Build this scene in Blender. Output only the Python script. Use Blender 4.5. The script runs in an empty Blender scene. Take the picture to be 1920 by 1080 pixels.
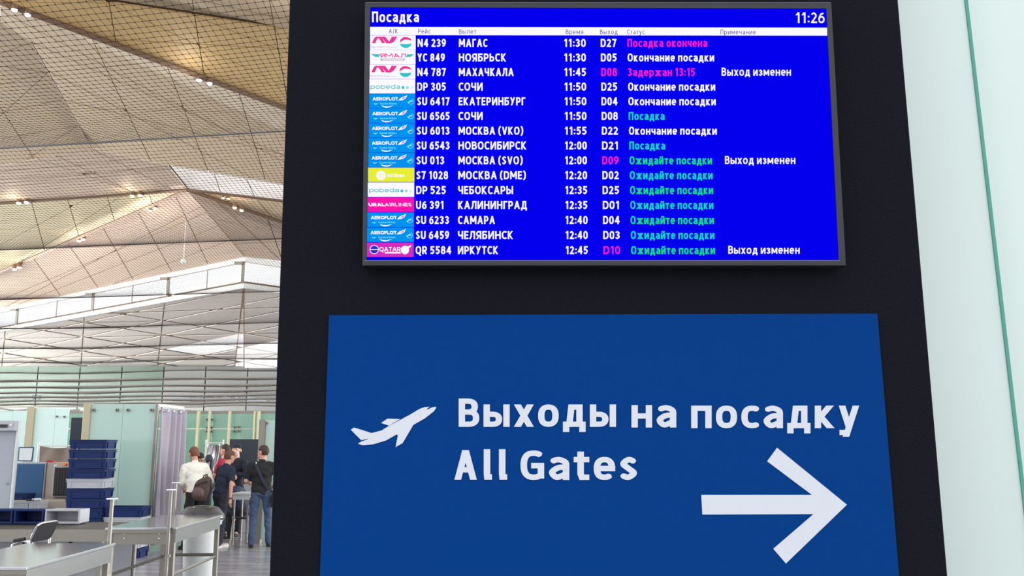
import bpy, bmesh, math, random
from mathutils import Vector, Matrix, noise
R = math.radians
random.seed(4)
SC = bpy.context.scene
COL = SC.collection

# ---------------------------------------------------------------- camera, world, lights, exposure
F, PITCH, CH = 1713.0, R(9.77), 1.8
cp, sp = math.cos(PITCH), math.sin(PITCH)
cd = bpy.data.cameras.new('camera'); cam = bpy.data.objects.new('camera', cd); COL.objects.link(cam)
cd.sensor_width = 36; cd.lens = F / 1920 * 36; cd.clip_end = 600
cam.location = (0, 0, CH); cam.rotation_euler = (R(90) + PITCH, 0, 0)
SC.camera = cam
w = bpy.data.worlds.new('sky'); SC.world = w; w.use_nodes = True
bg = w.node_tree.nodes['Background']; bg.inputs[0].default_value = (.96, .98, 1, 1); bg.inputs[1].default_value = 1.5
SC.view_settings.view_transform = 'Standard'; SC.view_settings.look = 'None'
SC.view_settings.gamma = 1; SC.view_settings.use_curve_mapping = False; SC.view_settings.exposure = 0.0

def area(name, loc, target, size, power, col, sy=None):
    l = bpy.data.lights.new(name, 'AREA'); l.shape = 'RECTANGLE'; l.size = size; l.size_y = sy or size
    l.energy = power; l.color = col
    o = bpy.data.objects.new(name, l); COL.objects.link(o); o.location = loc
    o.rotation_euler = (Vector(target) - Vector(loc)).to_track_quat('-Z', 'Y').to_euler()
    o['label'] = name.replace('_', ' '); return o
area('fill_light_left_side', (-72, 45, 7), (0, 50, 22), 120, 60000, (1, .98, .95), 12)  # side lights added out of view to brighten the ceiling, no facade built
area('fill_light_right_side', (60, 40, 7), (0, 50, 20), 110, 36000, (1, .97, .92), 12)
area('far_bay_fill_left', (-80, 88, 3), (-30, 84, 12), 44, 36000, (1, .98, .96), 6)  # pair of unseen lights added to brighten the far bay ceiling
area('far_bay_fill_right', (62, 88, 3), (-20, 84, 12), 44, 36000, (1, .98, .96), 6)

# ---------------------------------------------------------------- helpers
def ray(px, py):
    dx, dy = (px - 960) / F, -(py - 540) / F
    return Vector((dx, cp - dy * sp, sp + dy * cp))
def at(px, py, Y):
    d = ray(px, py); return Vector((0, 0, CH)) + d * (Y / d.y)
def atz(px, py, z):
    d = ray(px, py); return Vector((0, 0, CH)) + d * ((z - CH) / d.z)
def zat(py, Y):                       # height of row py (centre column) at depth Y
    return at(960, py, Y).z
def s2l(c): return tuple(((x / 255) / 12.92 if x <= 10 else (((x / 255) + .055) / 1.055) ** 2.4) for x in c)

def mat(name, rgb, rough=.5, metal=0, spec=.5, noise=None, bump=0, scale=20, emit=None, coat=0, stretch=None):
    m = bpy.data.materials.new(name); m.use_nodes = True; nt = m.node_tree; b = nt.nodes['Principled BSDF']
    c = s2l(rgb) + (1,)
    b.inputs['Base Color'].default_value = c; b.inputs['Roughness'].default_value = rough
    b.inputs['Metallic'].default_value = metal; b.inputs['Specular IOR Level'].default_value = spec
    if coat: b.inputs['Coat Weight'].default_value = coat; b.inputs['Coat Roughness'].default_value = .08
    if emit:
        b.inputs['Emission Color'].default_value = s2l(emit[0]) + (1,); b.inputs['Emission Strength'].default_value = emit[1]
    tc = nt.nodes.new('ShaderNodeTexCoord'); n = nt.nodes.new('ShaderNodeTexNoise'); n.inputs['Scale'].default_value = scale
    n.inputs['Detail'].default_value = 5
    if stretch:
        mp = nt.nodes.new('ShaderNodeMapping'); mp.inputs['Scale'].default_value = stretch
        nt.links.new(tc.outputs['Object'], mp.inputs[0]); nt.links.new(mp.outputs[0], n.inputs['Vector'])
    else: nt.links.new(tc.outputs['Object'], n.inputs['Vector'])
    if noise is None: noise = .06
    if noise and not emit:
        mx = nt.nodes.new('ShaderNodeMix'); mx.data_type = 'RGBA'
        mx.inputs['A'].default_value = tuple(max(0, x * (1 - noise)) for x in c[:3]) + (1,)
        mx.inputs['B'].default_value = tuple(min(1, x * (1 + noise) + noise * .01) for x in c[:3]) + (1,)
        nt.links.new(n.outputs['Fac'], mx.inputs['Factor']); nt.links.new(mx.outputs['Result'], b.inputs['Base Color'])
    if bump:
        bp = nt.nodes.new('ShaderNodeBump'); bp.inputs['Strength'].default_value = bump; bp.inputs['Distance'].default_value = .01
        nt.links.new(n.outputs['Fac'], bp.inputs['Height']); nt.links.new(bp.outputs[0], b.inputs['Normal'])
    return m
def emis(name, rgb, s=1.0):
    m = bpy.data.materials.new(name); m.use_nodes = True; nt = m.node_tree; nt.nodes.clear()
    e = nt.nodes.new('ShaderNodeEmission'); e.inputs[0].default_value = s2l(rgb) + (1,); e.inputs[1].default_value = s
    o = nt.nodes.new('ShaderNodeOutputMaterial'); nt.links.new(e.outputs[0], o.inputs[0]); return m

class MB:
    def __init__(s): s.v = []; s.f = []; s.mi = []
    def poly(s, pts, mi=0):
        b = len(s.v); s.v += [tuple(p) for p in pts]; s.f.append(tuple(range(b, b + len(pts)))); s.mi.append(mi); return s
    def raw(s, v, f, mi=0):
        b = len(s.v); s.v += [tuple(p) for p in v]; s.f += [tuple(i + b for i in q) for q in f]; s.mi += [mi] * len(f); return s
    def box(s, c, d, rot=None, mi=0, taper=1.0):
        hx, hy, hz = [q / 2 for q in d]; c = Vector(c); vs = []
        for z in (-1, 1):
            k = taper if z < 0 else 1
            for x, y in ((-1, -1), (1, -1), (1, 1), (-1, 1)):
                p = Vector((x * hx * k, y * hy * k, z * hz))
                if rot: p = rot @ p
                vs.append(c + p)
        return s.raw(vs, [(3, 2, 1, 0), (4, 5, 6, 7), (0, 1, 5, 4), (1, 2, 6, 5), (2, 3, 7, 6), (3, 0, 4, 7)], mi)
    def hexa(s, b4, t4, mi=0): return s.raw(list(b4) + list(t4), [(3, 2, 1, 0), (4, 5, 6, 7), (0, 1, 5, 4), (1, 2, 6, 5), (2, 3, 7, 6), (3, 0, 4, 7)], mi)
    def tube(s, pts, r, n=8, mi=0, close=False):
        pts = [Vector(p) for p in pts]; rings = []; rs = r if isinstance(r, (list, tuple)) else [r] * len(pts)
        N = len(pts)
        for i, p in enumerate(pts):
            a = pts[(i - 1) % N] if (i or close) else p; b = pts[(i + 1) % N] if (i < N - 1 or close) else p
            t = (b - a).normalized(); up = Vector((0, 0, 1)) if abs(t.z) < .9 else Vector((0, 1, 0))
            u = t.cross(up).normalized(); v = t.cross(u)
            rings.append([p + (u * math.cos(k * 2 * math.pi / n) + v * math.sin(k * 2 * math.pi / n)) * rs[i] for k in range(n)])
        vs = [q for g in rings for q in g]; fs = []
        for i in range(N if close else N - 1):
            j = (i + 1) % N
            for k in range(n): fs.append((i * n + k, i * n + (k + 1) % n, j * n + (k + 1) % n, j * n + k))
        if not close: fs += [tuple(range(n))[::-1], tuple((N - 1) * n + k for k in range(n))]
        return s.raw(vs, fs, mi)
    def lathe(s, prof, c=(0, 0, 0), n=24, mi=0, sx=1, sy=1):
        vs = []; fs = []
        for r, z in prof:
            for k in range(n):
                a = k * 2 * math.pi / n; vs.append((c[0] + r * sx * math.cos(a), c[1] + r * sy * math.sin(a), c[2] + z))
        for i in range(len(prof) - 1):
            for k in range(n): fs.append((i * n + k, i * n + (k + 1) % n, (i + 1) * n + (k + 1) % n, (i + 1) * n + k))
        fs += [tuple(range(n))[::-1], tuple((len(prof) - 1) * n + k for k in range(n))]
        return s.raw(vs, fs, mi)
    def ell(s, c, r, n=14, m=9, rot=None):
        c = Vector(c); vs = []; fs = []
        for i in range(m + 1):
            th = math.pi * i / m
            for k in range(n):
                a = 2 * math.pi * k / n
                p = Vector((r[0] * math.sin(th) * math.cos(a), r[1] * math.sin(th) * math.sin(a), r[2] * math.cos(th)))
                if rot: p = rot @ p
                vs.append(c + p)
        for i in range(m):
            for k in range(n): fs.append((i * n + k, (i + 1) * n + k, (i + 1) * n + (k + 1) % n, i * n + (k + 1) % n))
        return s.raw(vs, fs)
    def caps(s, p0, p1, r0, r1, n=12):
        p0 = Vector(p0); p1 = Vector(p1); d = p1 - p0; L = max(d.length, 1e-4)
        pts = []; rr = []
        for a in (-80, -55, -30, 0): pts.append(p0 + d / L * (r0 * math.sin(R(a)))); rr.append(r0 * math.cos(R(a)))
        for a in (0, 30, 55, 80): pts.append(p1 + d / L * (r1 * math.sin(R(a)))); rr.append(r1 * math.cos(R(a)))
        return s.tube(pts, rr, n)
    def build(s, name, mats, parent=None, smooth=False, bevel=0, loc=None):
        me = bpy.data.meshes.new(name); me.from_pydata(s.v, [], s.f)
        if not isinstance(mats, (list, tuple)): mats = [mats]
        for m in mats: me.materials.append(m)
        if any(s.mi): me.polygons.foreach_set('material_index', s.mi)
        if smooth: me.polygons.foreach_set('use_smooth', [True] * len(me.polygons))
        if loc is not None: me.transform(Matrix.Translation(-Vector(loc)))
        me.update()
        o = bpy.data.objects.new(name, me); COL.objects.link(o)
        if loc is not None: o.location = loc
        if parent is not None:
            o.parent = parent
            if not parent.get('_local'): o.matrix_parent_inverse = Matrix.Translation(-parent.location) if parent.get('_root') else Matrix.Identity(4)
        if bevel:
            b = o.modifiers.new('b', 'BEVEL'); b.width = bevel; b.segments = 2; b.limit_method = 'ANGLE'
        return o
def tag(o, label=None, cat=None, group=None, kind=None):
    if label: o['label'] = label
    if cat: o['category'] = cat
    if group: o['group'] = group
    if kind: o['kind'] = kind
    return o
def thing(name, label, cat, loc=(0, 0, 0), group=None, local=False, rz=0):
    """Empty at the base. local=True: parts are modelled in local coordinates; else in world coordinates."""
    o = bpy.data.objects.new(name, None); COL.objects.link(o); o.location = loc; o.rotation_euler.z = rz
    o.empty_display_size = .1
    o['_local' if local else '_root'] = 1
    return tag(o, label, cat, group)
def copy_tree(o, parent=None):
    c = o.copy(); COL.objects.link(c)
    if parent: c.parent = parent
    for ch in list(o.children): copy_tree(ch, c)
    return c
def struct(name, mb, m, parent=None, **k):
    o = mb.build(name, m, parent, **k); o['kind'] = 'structure'; return o
ORD = ['topmost', 'second from the top', 'third from the top', 'fourth from the top', 'fifth from the top', 'sixth from the top', 'seventh from the top', 'eighth from the top', 'ninth from the top', 'tenth from the top', 'eleventh from the top', 'twelfth from the top']

M = dict(
 black=mat('black_laminate', (22, 23, 31), .8, bump=.25, scale=160, spec=.06, noise=.25),
 sign=mat('sign_blue', (0, 60, 132), .65, spec=.05, noise=.05, bump=.05, scale=60),
 signwhite=mat('sign_white', (218, 222, 232), .6, noise=.02),
 bezel=mat('bezel_black', (34, 35, 42), .4),
 bezelline=mat('bezel_silver_line', (120, 120, 135), .3, metal=.6),
 floor=None,
 steel=mat('brushed_steel', (128, 131, 129), .3, metal=1, noise=.12, scale=6, stretch=(1, 14, 1)),
 steelm=mat('satin_steel', (146, 142, 134), .42, metal=.85, noise=.06),
 top=mat('polished_steel_top', (200, 205, 208), .16, metal=1, noise=.1, scale=8, stretch=(6, 1, 1)),
 post=mat('champagne_post', (186, 176, 150), .45, metal=.5),
 glass=mat('frosted_green_glass', (176, 204, 194), .12, spec=.5, noise=.02),
 glassl=mat('pale_frosted_glass', (214, 240, 234), .12, noise=.02),
 glassd=mat('green_glass', (138, 182, 162), .1, noise=.15, scale=.8),
 bblue=mat('blue_plastic', (10, 36, 88), .5, spec=.3, noise=.05),
 bgrey=mat('grey_plastic', (176, 178, 186), .4),
 curtain=mat('lilac_grey_curtain', (160, 153, 166), .85),
 white=mat('white_plastic', (222, 226, 226), .35),
 dgrey=mat('dark_plastic', (50, 46, 48), .25),
 chrome=mat('chrome', (215, 215, 218), .12, metal=1),
 pad=mat('black_pad', (30, 30, 34), .6),
 machine=mat('xray_beige', (172, 160, 146), .5),
 machb=mat('xray_blue', (32, 84, 130), .5),
 dark=mat('dark_opening', (40, 37, 38), .8),
 panel=mat('charcoal_board', (48, 54, 66), .7),
 fabric=mat('taupe_fabric', (136, 122, 112), .9, bump=.3, scale=5, noise=.12),
 foil=mat('silver_sheet', (160, 160, 165), .25, metal=.7, bump=.6, scale=3),
 red=mat('red_plastic', (200, 30, 50), .4), orange=mat('orange_plastic', (235, 150, 50), .4),
 edge=mat('glass_edge_green', (70, 168, 148), .15, noise=.15),
 frost=mat('frosted_wall_glass', (224, 240, 236), .25, noise=.015, scale=2),
 arch=mat('detector_grey', (160, 166, 176), .45),
 archedge=mat('detector_edge', (205, 212, 212), .4),
 joint=mat('ceiling_joint', (100, 78, 58), .8), beam=mat('ceiling_beam', (112, 88, 68), .6),
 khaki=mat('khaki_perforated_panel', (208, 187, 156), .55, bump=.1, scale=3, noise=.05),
 gold=mat('gold_lit_perforated_panel', (210, 180, 128), .5, bump=.1, scale=3, noise=.07),
 rose=mat('rose_lit_perforated_panel', (203, 183, 165), .55, bump=.1, scale=3, noise=.05),  # rose tone puts the light on its folds into the colour
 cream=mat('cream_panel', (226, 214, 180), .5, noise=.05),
 strip=mat('painted_glow_panel', (226, 210, 184), .5, noise=.05), pale=mat('lit_pale_panel', (238, 232, 228), .5, noise=.04),
 farp=mat('far_ceiling_panel', (244, 238, 230), .6, noise=.03), farj=mat('far_ceiling_joint', (196, 176, 160), .7),
 net=mat('net_cord', (52, 38, 32), .8), hem=mat('net_hem', (176, 172, 166), .9), cable=mat('steel_cable', (112, 114, 118), .6),
 gband=mat('far_glass_band', (108, 130, 118), .15), gband2=mat('far_grey_band', (132, 136, 134), .2),
 lamp=emis('lamp_glow', (255, 236, 200), 9), lampw=emis('lamp_glow_white', (255, 252, 255), 9),
 sky=emis('daylight_pane', (255, 255, 255), 1.3), skyrefl=emis('window_reflection', (205, 214, 222), 1.0),
 skin=mat('skin', (205, 150, 125), .55), skin2=mat('skin_fair', (224, 178, 158), .55),
)

# ---------------------------------------------------------------- stroke lettering
def sell(x0, y0, x1, y1, a0, a1, n=22, e=2.5):
    cx, cy, rx, ry = (x0 + x1) / 2, (y0 + y1) / 2, (x1 - x0) / 2, (y1 - y0) / 2; out = []
    for i in range(n + 1):
        a = R(a0 + (a1 - a0) * i / n); c, s = math.cos(a), math.sin(a)
        out.append((cx + rx * math.copysign(abs(c) ** (2 / e), c), cy + ry * math.copysign(abs(s) ** (2 / e), s)))
    return out
def catmull(p, n=6):
    P = [p[0]] + list(p) + [p[-1]]; out = []
    for i in range(1, len(P) - 2):
        for k in range(n):
            t = k / n; q = []
            for d in (0, 1):
                a, b, c, e = P[i - 1][d], P[i][d], P[i + 1][d], P[i + 2][d]
                q.append(.5 * (2 * b + (c - a) * t + (2 * a - 5 * b + 4 * c - e) * t * t + (3 * b - a - 3 * c + e) * t ** 3))
            out.append(tuple(q))
    return out + [tuple(p[-1])]
GL = {}
def g(chars, w, spec, low=False):
    for c in chars: GL[c] = (w, spec, low)
STEM = 'P0,0 0,1;'; ST2 = 'P1,0 1,1;'
g('АA', .72, 'D0,0 .5,1;D1,0 .5,1;P.22,.3 .78,.3'); g('Б', .58, 'P.9,1 0,1 0,0;B0,0 1,.58')
g('ВB', .6, STEM + 'B0,.53 .9,1;B0,0 1,.53'); g('Г', .48, 'P0,0 0,1 1,1'); g('Д', .74, 'P.22,0 .34,1 .84,1 .84,0;P0,-.22 0,0 1,0 1,-.22')
g('ЕE', .5, 'P1,1 0,1 0,0 1,0;P0,.52 .9,.52'); g('З3', .54, 'S0,.9 .45,1 .93,.78 .4,.53;S.4,.53 1,.27 .45,0 0,.1')
g('И', .68, STEM + ST2 + 'D0,0 1,1'); g('КK', .62, STEM + 'D.12,.48 .95,1;D.12,.56 1,0'); g('Л', .66, 'P1,0 1,1 .3,1 .24,.3 0,0')
g('МM', .82, STEM + ST2 + 'D.5,.2 0,1;D.5,.2 1,1'); g('НH', .66, STEM + ST2 + 'P0,.52 1,.52'); g('ОO', .7, 'O0,0 1,1')
g('П', .64, 'P0,0 0,1 1,1 1,0'); g('РP', .57, STEM + 'B0,.4 1,1'); g('СC', .58, 'A0,0 1.3,1 52 308'); g('ТT', .56, 'P0,1 1,1;P.5,0 .5,1')
g('У', .64, 'D.2,0 1,1;D.55,.3 0,1'); g('ХX', .64, 'D0,0 1,1;D0,1 1,0'); g('Ч', .6, ST2 + 'P0,1 0,.6 .2,.42 .6,.42 1,.5')
g('Ы', .82, STEM + 'B0,0 .62,.57;' + ST2); g('Ь', .57, STEM + 'B0,0 1,.57'); g('Я', .6, ST2 + 'b0,.4 1,1;D0,0 .6,.42')
g('Y', .62, 'D.5,.4 0,1;D.5,.4 1,1;P.5,0 .5,.45'); g('D', .64, STEM + 'B0,0 1,1'); g('F', .48, 'P1,1 0,1 0,0;P0,.5 .9,.5')
g('G', .64, 'A0,0 1.15,1 52 300;P.62,.48 1,.48 1,.06'); g('L', .48, 'P0,1 0,0 1,0'); g('N', .68, STEM + ST2 + 'D0,1 1,0')
g('Q', .7, 'O0,0 1,1;D.55,.15 1.05,-.2'); g('R', .6, STEM + 'B0,.42 .95,1;D.4,.45 1,0'); g('S', .54, 'S.95,.9 .5,1 .05,.77 .5,.5 .97,.25 .5,0 .02,.1')
g('U', .64, 'P0,1 0,.25 .15,.06 .5,0 .85,.06 1,.25 1,1'); g('V', .66, 'D.5,0 0,1;D.5,0 1,1'); g('I', .2, 'P.5,0 .5,1')
g('0', .56, 'O0,0 1,1'); g('1', .42, 'P.8,0 .8,1;D.05,.78 .7,1'); g('2', .54, 'S0,.87 .45,1 .93,.75 .6,.4 .02,.03;P0,0 1,0')
g('4', .6, 'P.76,0 .76,1;D0,.28 .76,1;P0,.28 1,.28'); g('5', .54, 'P.92,1 .12,1 .1,.56;S.1,.56 .5,.62 .98,.32 .5,0 0,.08')
g('6', .56, 'O0,0 1,.6;S.85,.97 .35,.85 .04,.5 .0,.3'); g('7', .54, 'P0,1 1,1;D.3,0 1,1'); g('8', .56, 'O.06,.53 .94,1;O0,0 1,.53')
g('9', .56, 'O0,.4 1,1;S.15,.03 .65,.15 .96,.5 1,.7'); g(':', .2, 'P.5,.08 .5,.081;P.5,.62 .5,.621')
g('(', .34, 'S1,1.15 .2,.85 0,.5 .2,.1 1,-.2'); g(')', .34, 'S0,1.15 .8,.85 1,.5 .8,.1 0,-.2'); g('/', .4, 'D0,-.1 1,1.05')
L_ = True
g('аa', .56, 'P1,0 1,.6;S.08,.93 .5,1 .95,.85 1,.55;S1,.56 .45,.54 .02,.28 .35,0 .95,.18', L_)
g('вB', .56, '', L_); g('в', .56, STEM + 'B0,.52 .9,1;B0,0 1,.52', L_); g('ВB', .6, STEM + 'B0,.53 .9,1;B0,0 1,.53')
g('д', .66, 'P.2,0 .32,1 .82,1 .82,0;P0,-.3 0,0 1,0 1,-.3', L_); g('еe', .58, 'P0,.5 1,.5;A0,0 1,1 0 312', L_)
g('ж', .88, 'P.5,0 .5,1;D.5,.45 0,1;D.5,.55 0,0;D.5,.45 1,1;D.5,.55 1,0', L_); g('з', .5, 'S.02,.9 .5,1 .93,.76 .4,.53;S.4,.53 1,.27 .5,0 0,.1', L_)
g('и', .6, STEM + ST2 + 'D0,0 1,1', L_); g('й', .6, STEM + ST2 + 'D0,0 1,1;S.15,1.45 .5,1.3 .85,1.45', L_)
g('к', .56, STEM + 'D.1,.46 .95,1;D.1,.56 1,0', L_); g('л', .6, 'P1,0 1,1 .3,1 .24,.25 0,0', L_)
g('м', .74, STEM + ST2 + 'D.5,.1 0,1;D.5,.1 1,1', L_); g('н', .58, STEM + ST2 + 'P0,.52 1,.52', L_); g('оo', .6, 'O0,0 1,1', L_)
g('п', .58, 'P0,0 0,1 1,1 1,0', L_); g('рp', .6, 'P0,-.42 0,1;O0,0 1,1', L_); g('сc', .5, 'A0,0 1.35,1 54 306', L_)
g('т', .5, 'P0,1 1,1;P.5,0 .5,1', L_); g('у', .58, 'D.52,0 0,1;D.28,-.38 1,1;P.05,-.4 .28,-.4', L_); g('хx', .58, 'D0,0 1,1;D0,1 1,0', L_)
g('ч', .54, ST2 + 'P0,1 0,.6 .2,.42 .6,.42 1,.5', L_); g('ы', .76, STEM + 'B0,0 .62,.58;' + ST2, L_); g('я', .54, ST2 + 'b0,.42 1,1;D0,0 .6,.42', L_)
g('l', .28, 'P.2,1.42 .2,.2 .35,0 1,0', L_); g('t', .42, 'P.4,1.3 .4,.2 .55,0 1,0;P0,1 1,1', L_); g('s', .48, 'S.93,.92 .5,1 .05,.76 .5,.5 .97,.24 .5,0 .02,.08', L_)
g('b', .6, 'P0,0 0,1.42;O0,0 1,1', L_); g('d', .6, 'P1,0 1,1.42;O0,0 1,1', L_); g('i', .16, 'P.5,0 .5,1;P.5,1.4 .5,1.401', L_)
g('u', .56, 'P0,1 0,.3 .2,.02 .7,.02 1,.3;P1,0 1,1', L_); g('r', .36, 'P0,0 0,1;S0,.6 .4,1 1,.95', L_); g('n', .56, 'P0,0 0,1;P0,.7 .3,.97 .8,.97 1,.7 1,0', L_); g('w', .82, 'D.25,0 0,1;D.25,0 .5,1;D.75,0 .5,1;D.75,0 1,1', L_)

def offs(pts, t, closed=False, square=True):
    P = [Vector(p) for p in pts]; q = [P[0]]
    for p in P[1:]:
        if (p - q[-1]).length > 1e-5: q.append(p)
    if closed and (q[0] - q[-1]).length < 1e-4: q.pop()
    P = q; n = len(P)
    if n < 2: return []
    if square and not closed:
        P[0] = P[0] + (P[0] - P[1]).normalized() * t / 2; P[-1] = P[-1] + (P[-1] - P[-2]).normalized() * t / 2
    Lf, Rt = [], []
    for i in range(n):
        a = P[i] - P[(i - 1) % n] if (i or closed) else P[1] - P[0]
        b = P[(i + 1) % n] - P[i] if (i < n - 1 or closed) else a
        a = a.normalized(); b = b.normalized(); na = Vector((-a.y, a.x)); nb = Vector((-b.y, b.x)); m = (na + nb)
        if m.length < .3: m = na
        m.normalize(); k = min(2.0, 1 / max(.3, m.dot(na)))
        Lf.append(P[i] + m * t / 2 * k); Rt.append(P[i] - m * t / 2 * k)
    return [[Lf[i], Rt[i], Rt[(i + 1) % n], Lf[(i + 1) % n]] for i in range(n if closed else n - 1)]
def soft(pts, t, closed=False):
    P = [Vector(p) for p in pts]; out = []; n = len(P)
    for i in range(n if closed else n - 1):
        a, b = P[i], P[(i + 1) % n]
        if (b - a).length < 1e-5: continue
        d = (b - a).normalized(); m = Vector((-d.y, d.x)) * t / 2; out.append([a + m, a - m, b - m, b + m])
    for i in range(n):
        if closed or 0 < i < n - 1: out.append([P[i] + Vector((math.cos(k * math.pi / 6), math.sin(k * math.pi / 6))) * t / 2 for k in range(12)])
    return out
def lettering(text, x0, x1, base, cap, t, xh=.75, gap=.13, slant=0, sq=1.0):
    """flat quads in plane units (x right, y down), text fitted between x0 and x1"""
    tot = 0; gaps = 0; cap0 = cap; cap = cap * sq; gap = gap / sq; sp_ = .4 / sq
    for i, c in enumerate(text):
        if c == ' ': gaps += sp_
        else: tot += GL[c][0]; gaps += gap if i < len(text) - 1 and text[i + 1] != ' ' else 0
    k = (x1 - x0 - gaps * cap) / (tot * cap); x = x0; out = []
    for i, c in enumerate(text):
        if c == ' ': x += sp_ * cap; continue
        w_, spec, low = GL[c]; W = w_ * cap * k; H = cap * (xh if low else 1)
        def T(u, v): return (x + t / 2 + u * max(W - t, .01), -(base) + t / 2 + v * (H - t))
        for s in spec.split(';'):
            if not s: continue
            ty = s[0]; a = s[1:].split(' ')
            if ty in 'PSD': pts = [T(*map(float, q.split(','))) for q in a]
            if ty == 'P': qs = offs(pts, t)
            elif ty == 'S': qs = soft(catmull(pts), t)
            elif ty == 'D':
                (ua_, va), (ub_, vb) = [tuple(map(float, q.split(','))) for q in a]
                if va > vb: ua_, va, ub_, vb = ub_, vb, ua_, va
                ya = -base + (t / 2 + va * (H - t) if 0 < va < 1 else va * H); yb = -base + (t / 2 + vb * (H - t) if 0 < vb < 1 else vb * H); hw = t / 2
                for _ in range(3):
                    xa = x + hw + ua_ * (W - 2 * hw); xb = x + hw + ub_ * (W - 2 * hw); hw = min(t * 1.1, t * math.hypot(xb - xa, yb - ya) / (yb - ya) / 2)
                qs = [[Vector((xa - hw, ya)), Vector((xa + hw, ya)), Vector((xb + hw, yb)), Vector((xb - hw, yb))]]
            else:
                b0 = T(*map(float, a[0].split(','))); b1 = T(*map(float, a[1].split(',')))
                if ty == 'O': qs = soft(sell(*b0, *b1, 0, 360, 28)[:-1], t, True)
                elif ty == 'A': qs = soft(sell(*b0, *b1, float(a[2]), float(a[3])), t)
                elif ty == 'B':
                    m = b0[0] + (b1[0] - b0[0]) * .45; qs = soft([(b0[0], b1[1])] + sell(2 * m - b1[0], b0[1], b1[0], b1[1], 90, -90, 14) + [(b0[0], b0[1])], t)
                elif ty == 'b':
                    m = b1[0] - (b1[0] - b0[0]) * .45; qs = soft([(b1[0], b1[1])] + sell(b0[0], b0[1], 2 * m - b0[0], b1[1], 90, 270, 14) + [(b1[0], b0[1])], t)
            for qd in qs: out.append([(p.x + slant * (p.y + base), base - (p.y + base) / sq) for p in qd])
        x += W + (gap * cap if i < len(text) - 1 and text[i + 1] != ' ' else 0)
    return out

# ---------------------------------------------------------------- the black pylon, the display and the sign
D0 = 2.30                                     # the pylon's front face stands 2.3 m in front of the photographer
def plate(mb, px, Y, th, mi=0):               # extruded flat shape on the plane Y, thickness th to the back
    f = [at(x, y, Y) for x, y in px]; b = [p + Vector((0, th, 0)) for p in f]; n = len(f)
    mb.raw(f + b, [tuple(range(n)), tuple(range(2 * n - 1, n - 1, -1))] + [(i, i + n, (i + 1) % n + n, (i + 1) % n) for i in range(n)], mi); return mb
def flat(mb, px, Y, mi=0): mb.poly([at(x, y, Y) for x, y in px], mi); return mb
def text_ob(name, parent, m, text, x0, x1, base, cap, t, Y, **k):
    mb = MB(); 
    for i, qd in enumerate(lettering(text, x0, x1, base, cap, t, **k)): flat(mb, qd, Y - 1.5e-6 * (i % 60))
    return mb.build(name, m, parent)

py = thing('information_pylon', 'tall matt black pylon carrying the departures display and the blue gates sign', 'pylon', (0.1, D0, 0))
TL, TR, BL, BR = at(553, -260, D0), at(1662, -260, D0), at(487, 1560, D0), at(1818, 1560, D0)
zb = 0.0
def lerpz(a, b, z): k = (z - a.z) / (b.z - a.z); return a + (b - a) * k
BL, BR = lerpz(at(543, 0, D0), at(505, 1080, D0), 0.06), lerpz(at(1684, 0, D0), at(1777, 1080, D0), 0.06)
TL, TR = lerpz(at(543, 0, D0), at(505, 1080, D0), 3.6), lerpz(at(1684, 0, D0), at(1777, 1080, D0), 3.6)
dv = Vector((0, .3, 0))
MB().hexa([BL, BR, BR + dv, BL + dv], [TL, TR, TR + dv, TL + dv]).build('pylon_body', M['black'], py, bevel=.003)
MB().box(((BL.x + BR.x) / 2, D0 + .16, .03), (BR.x - BL.x - .06, .26, .06)).build('plinth', M['bezel'], py)

# gates sign
sg = thing('gates_sign', 'blue direction sign with white lettering, aeroplane and right-pointing arrow', 'sign', tuple(at(1130, 1080, D0)))
plate(MB(), [(617, 591), (1645, 588), (1690, 1130), (598, 1130)], D0 - .006, .006).build('sign_board', M['sign'], sg)
Ys = D0 - .0075
sgt = dict(xh=.79, gap=.15, sq=1.22)
text_ob('lettering', sg, M['signwhite'], 'Выходы', 860, 1155, 800.3, 53, 11.9, Ys, **sgt)
text_ob('lettering', sg, M['signwhite'], 'на', 1184, 1268, 801.5, 53, 11.9, Ys, **sgt)
text_ob('lettering', sg, M['signwhite'], 'посадку', 1296, 1611, 802.8, 53.5, 11.9, Ys, **sgt)
text_ob('lettering', sg, M['signwhite'], 'All', 852, 951, 899.5, 55.5, 12.2, Ys, xh=.78, gap=.22, sq=1.2)
text_ob('lettering', sg, M['signwhite'], 'Gates', 976, 1195, 900, 55.5, 12.2, Ys, xh=.78, gap=.15, sq=1.2)
c6 = lambda L: [(600 + a / 3, 700 + b / 3) for a, b in L]
pl = c6([(655, 192), (650, 188), (632, 191), (604, 204), (600, 202), (616, 188), (590, 190), (560, 200), (505, 233), (440, 268), (385, 297), (345, 322), (290, 336), (192, 305), (173, 317), (232, 376), (272, 367), (268, 371), (232, 384), (213, 396), (240, 404), (300, 399), (370, 378), (432, 343), (438, 350), (425, 415), (465, 392), (525, 290), (590, 253), (640, 214)])
plate(MB(), pl, Ys, .001).build('aeroplane_symbol', M['signwhite'], sg)
plate(MB(), c6([(343, 279), (380, 255), (451, 257), (388, 294)]), Ys, .001).build('aeroplane_wing', M['signwhite'], sg)
plate(MB(), [(1315, 928), (1522.5, 928), (1438.5, 865), (1457, 839.5), (1588, 946.3), (1473.7, 1056.6), (1450, 1029), (1525.5, 964), (1317, 964.7)], Ys, .001).build('arrow', M['signwhite'], sg)

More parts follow.
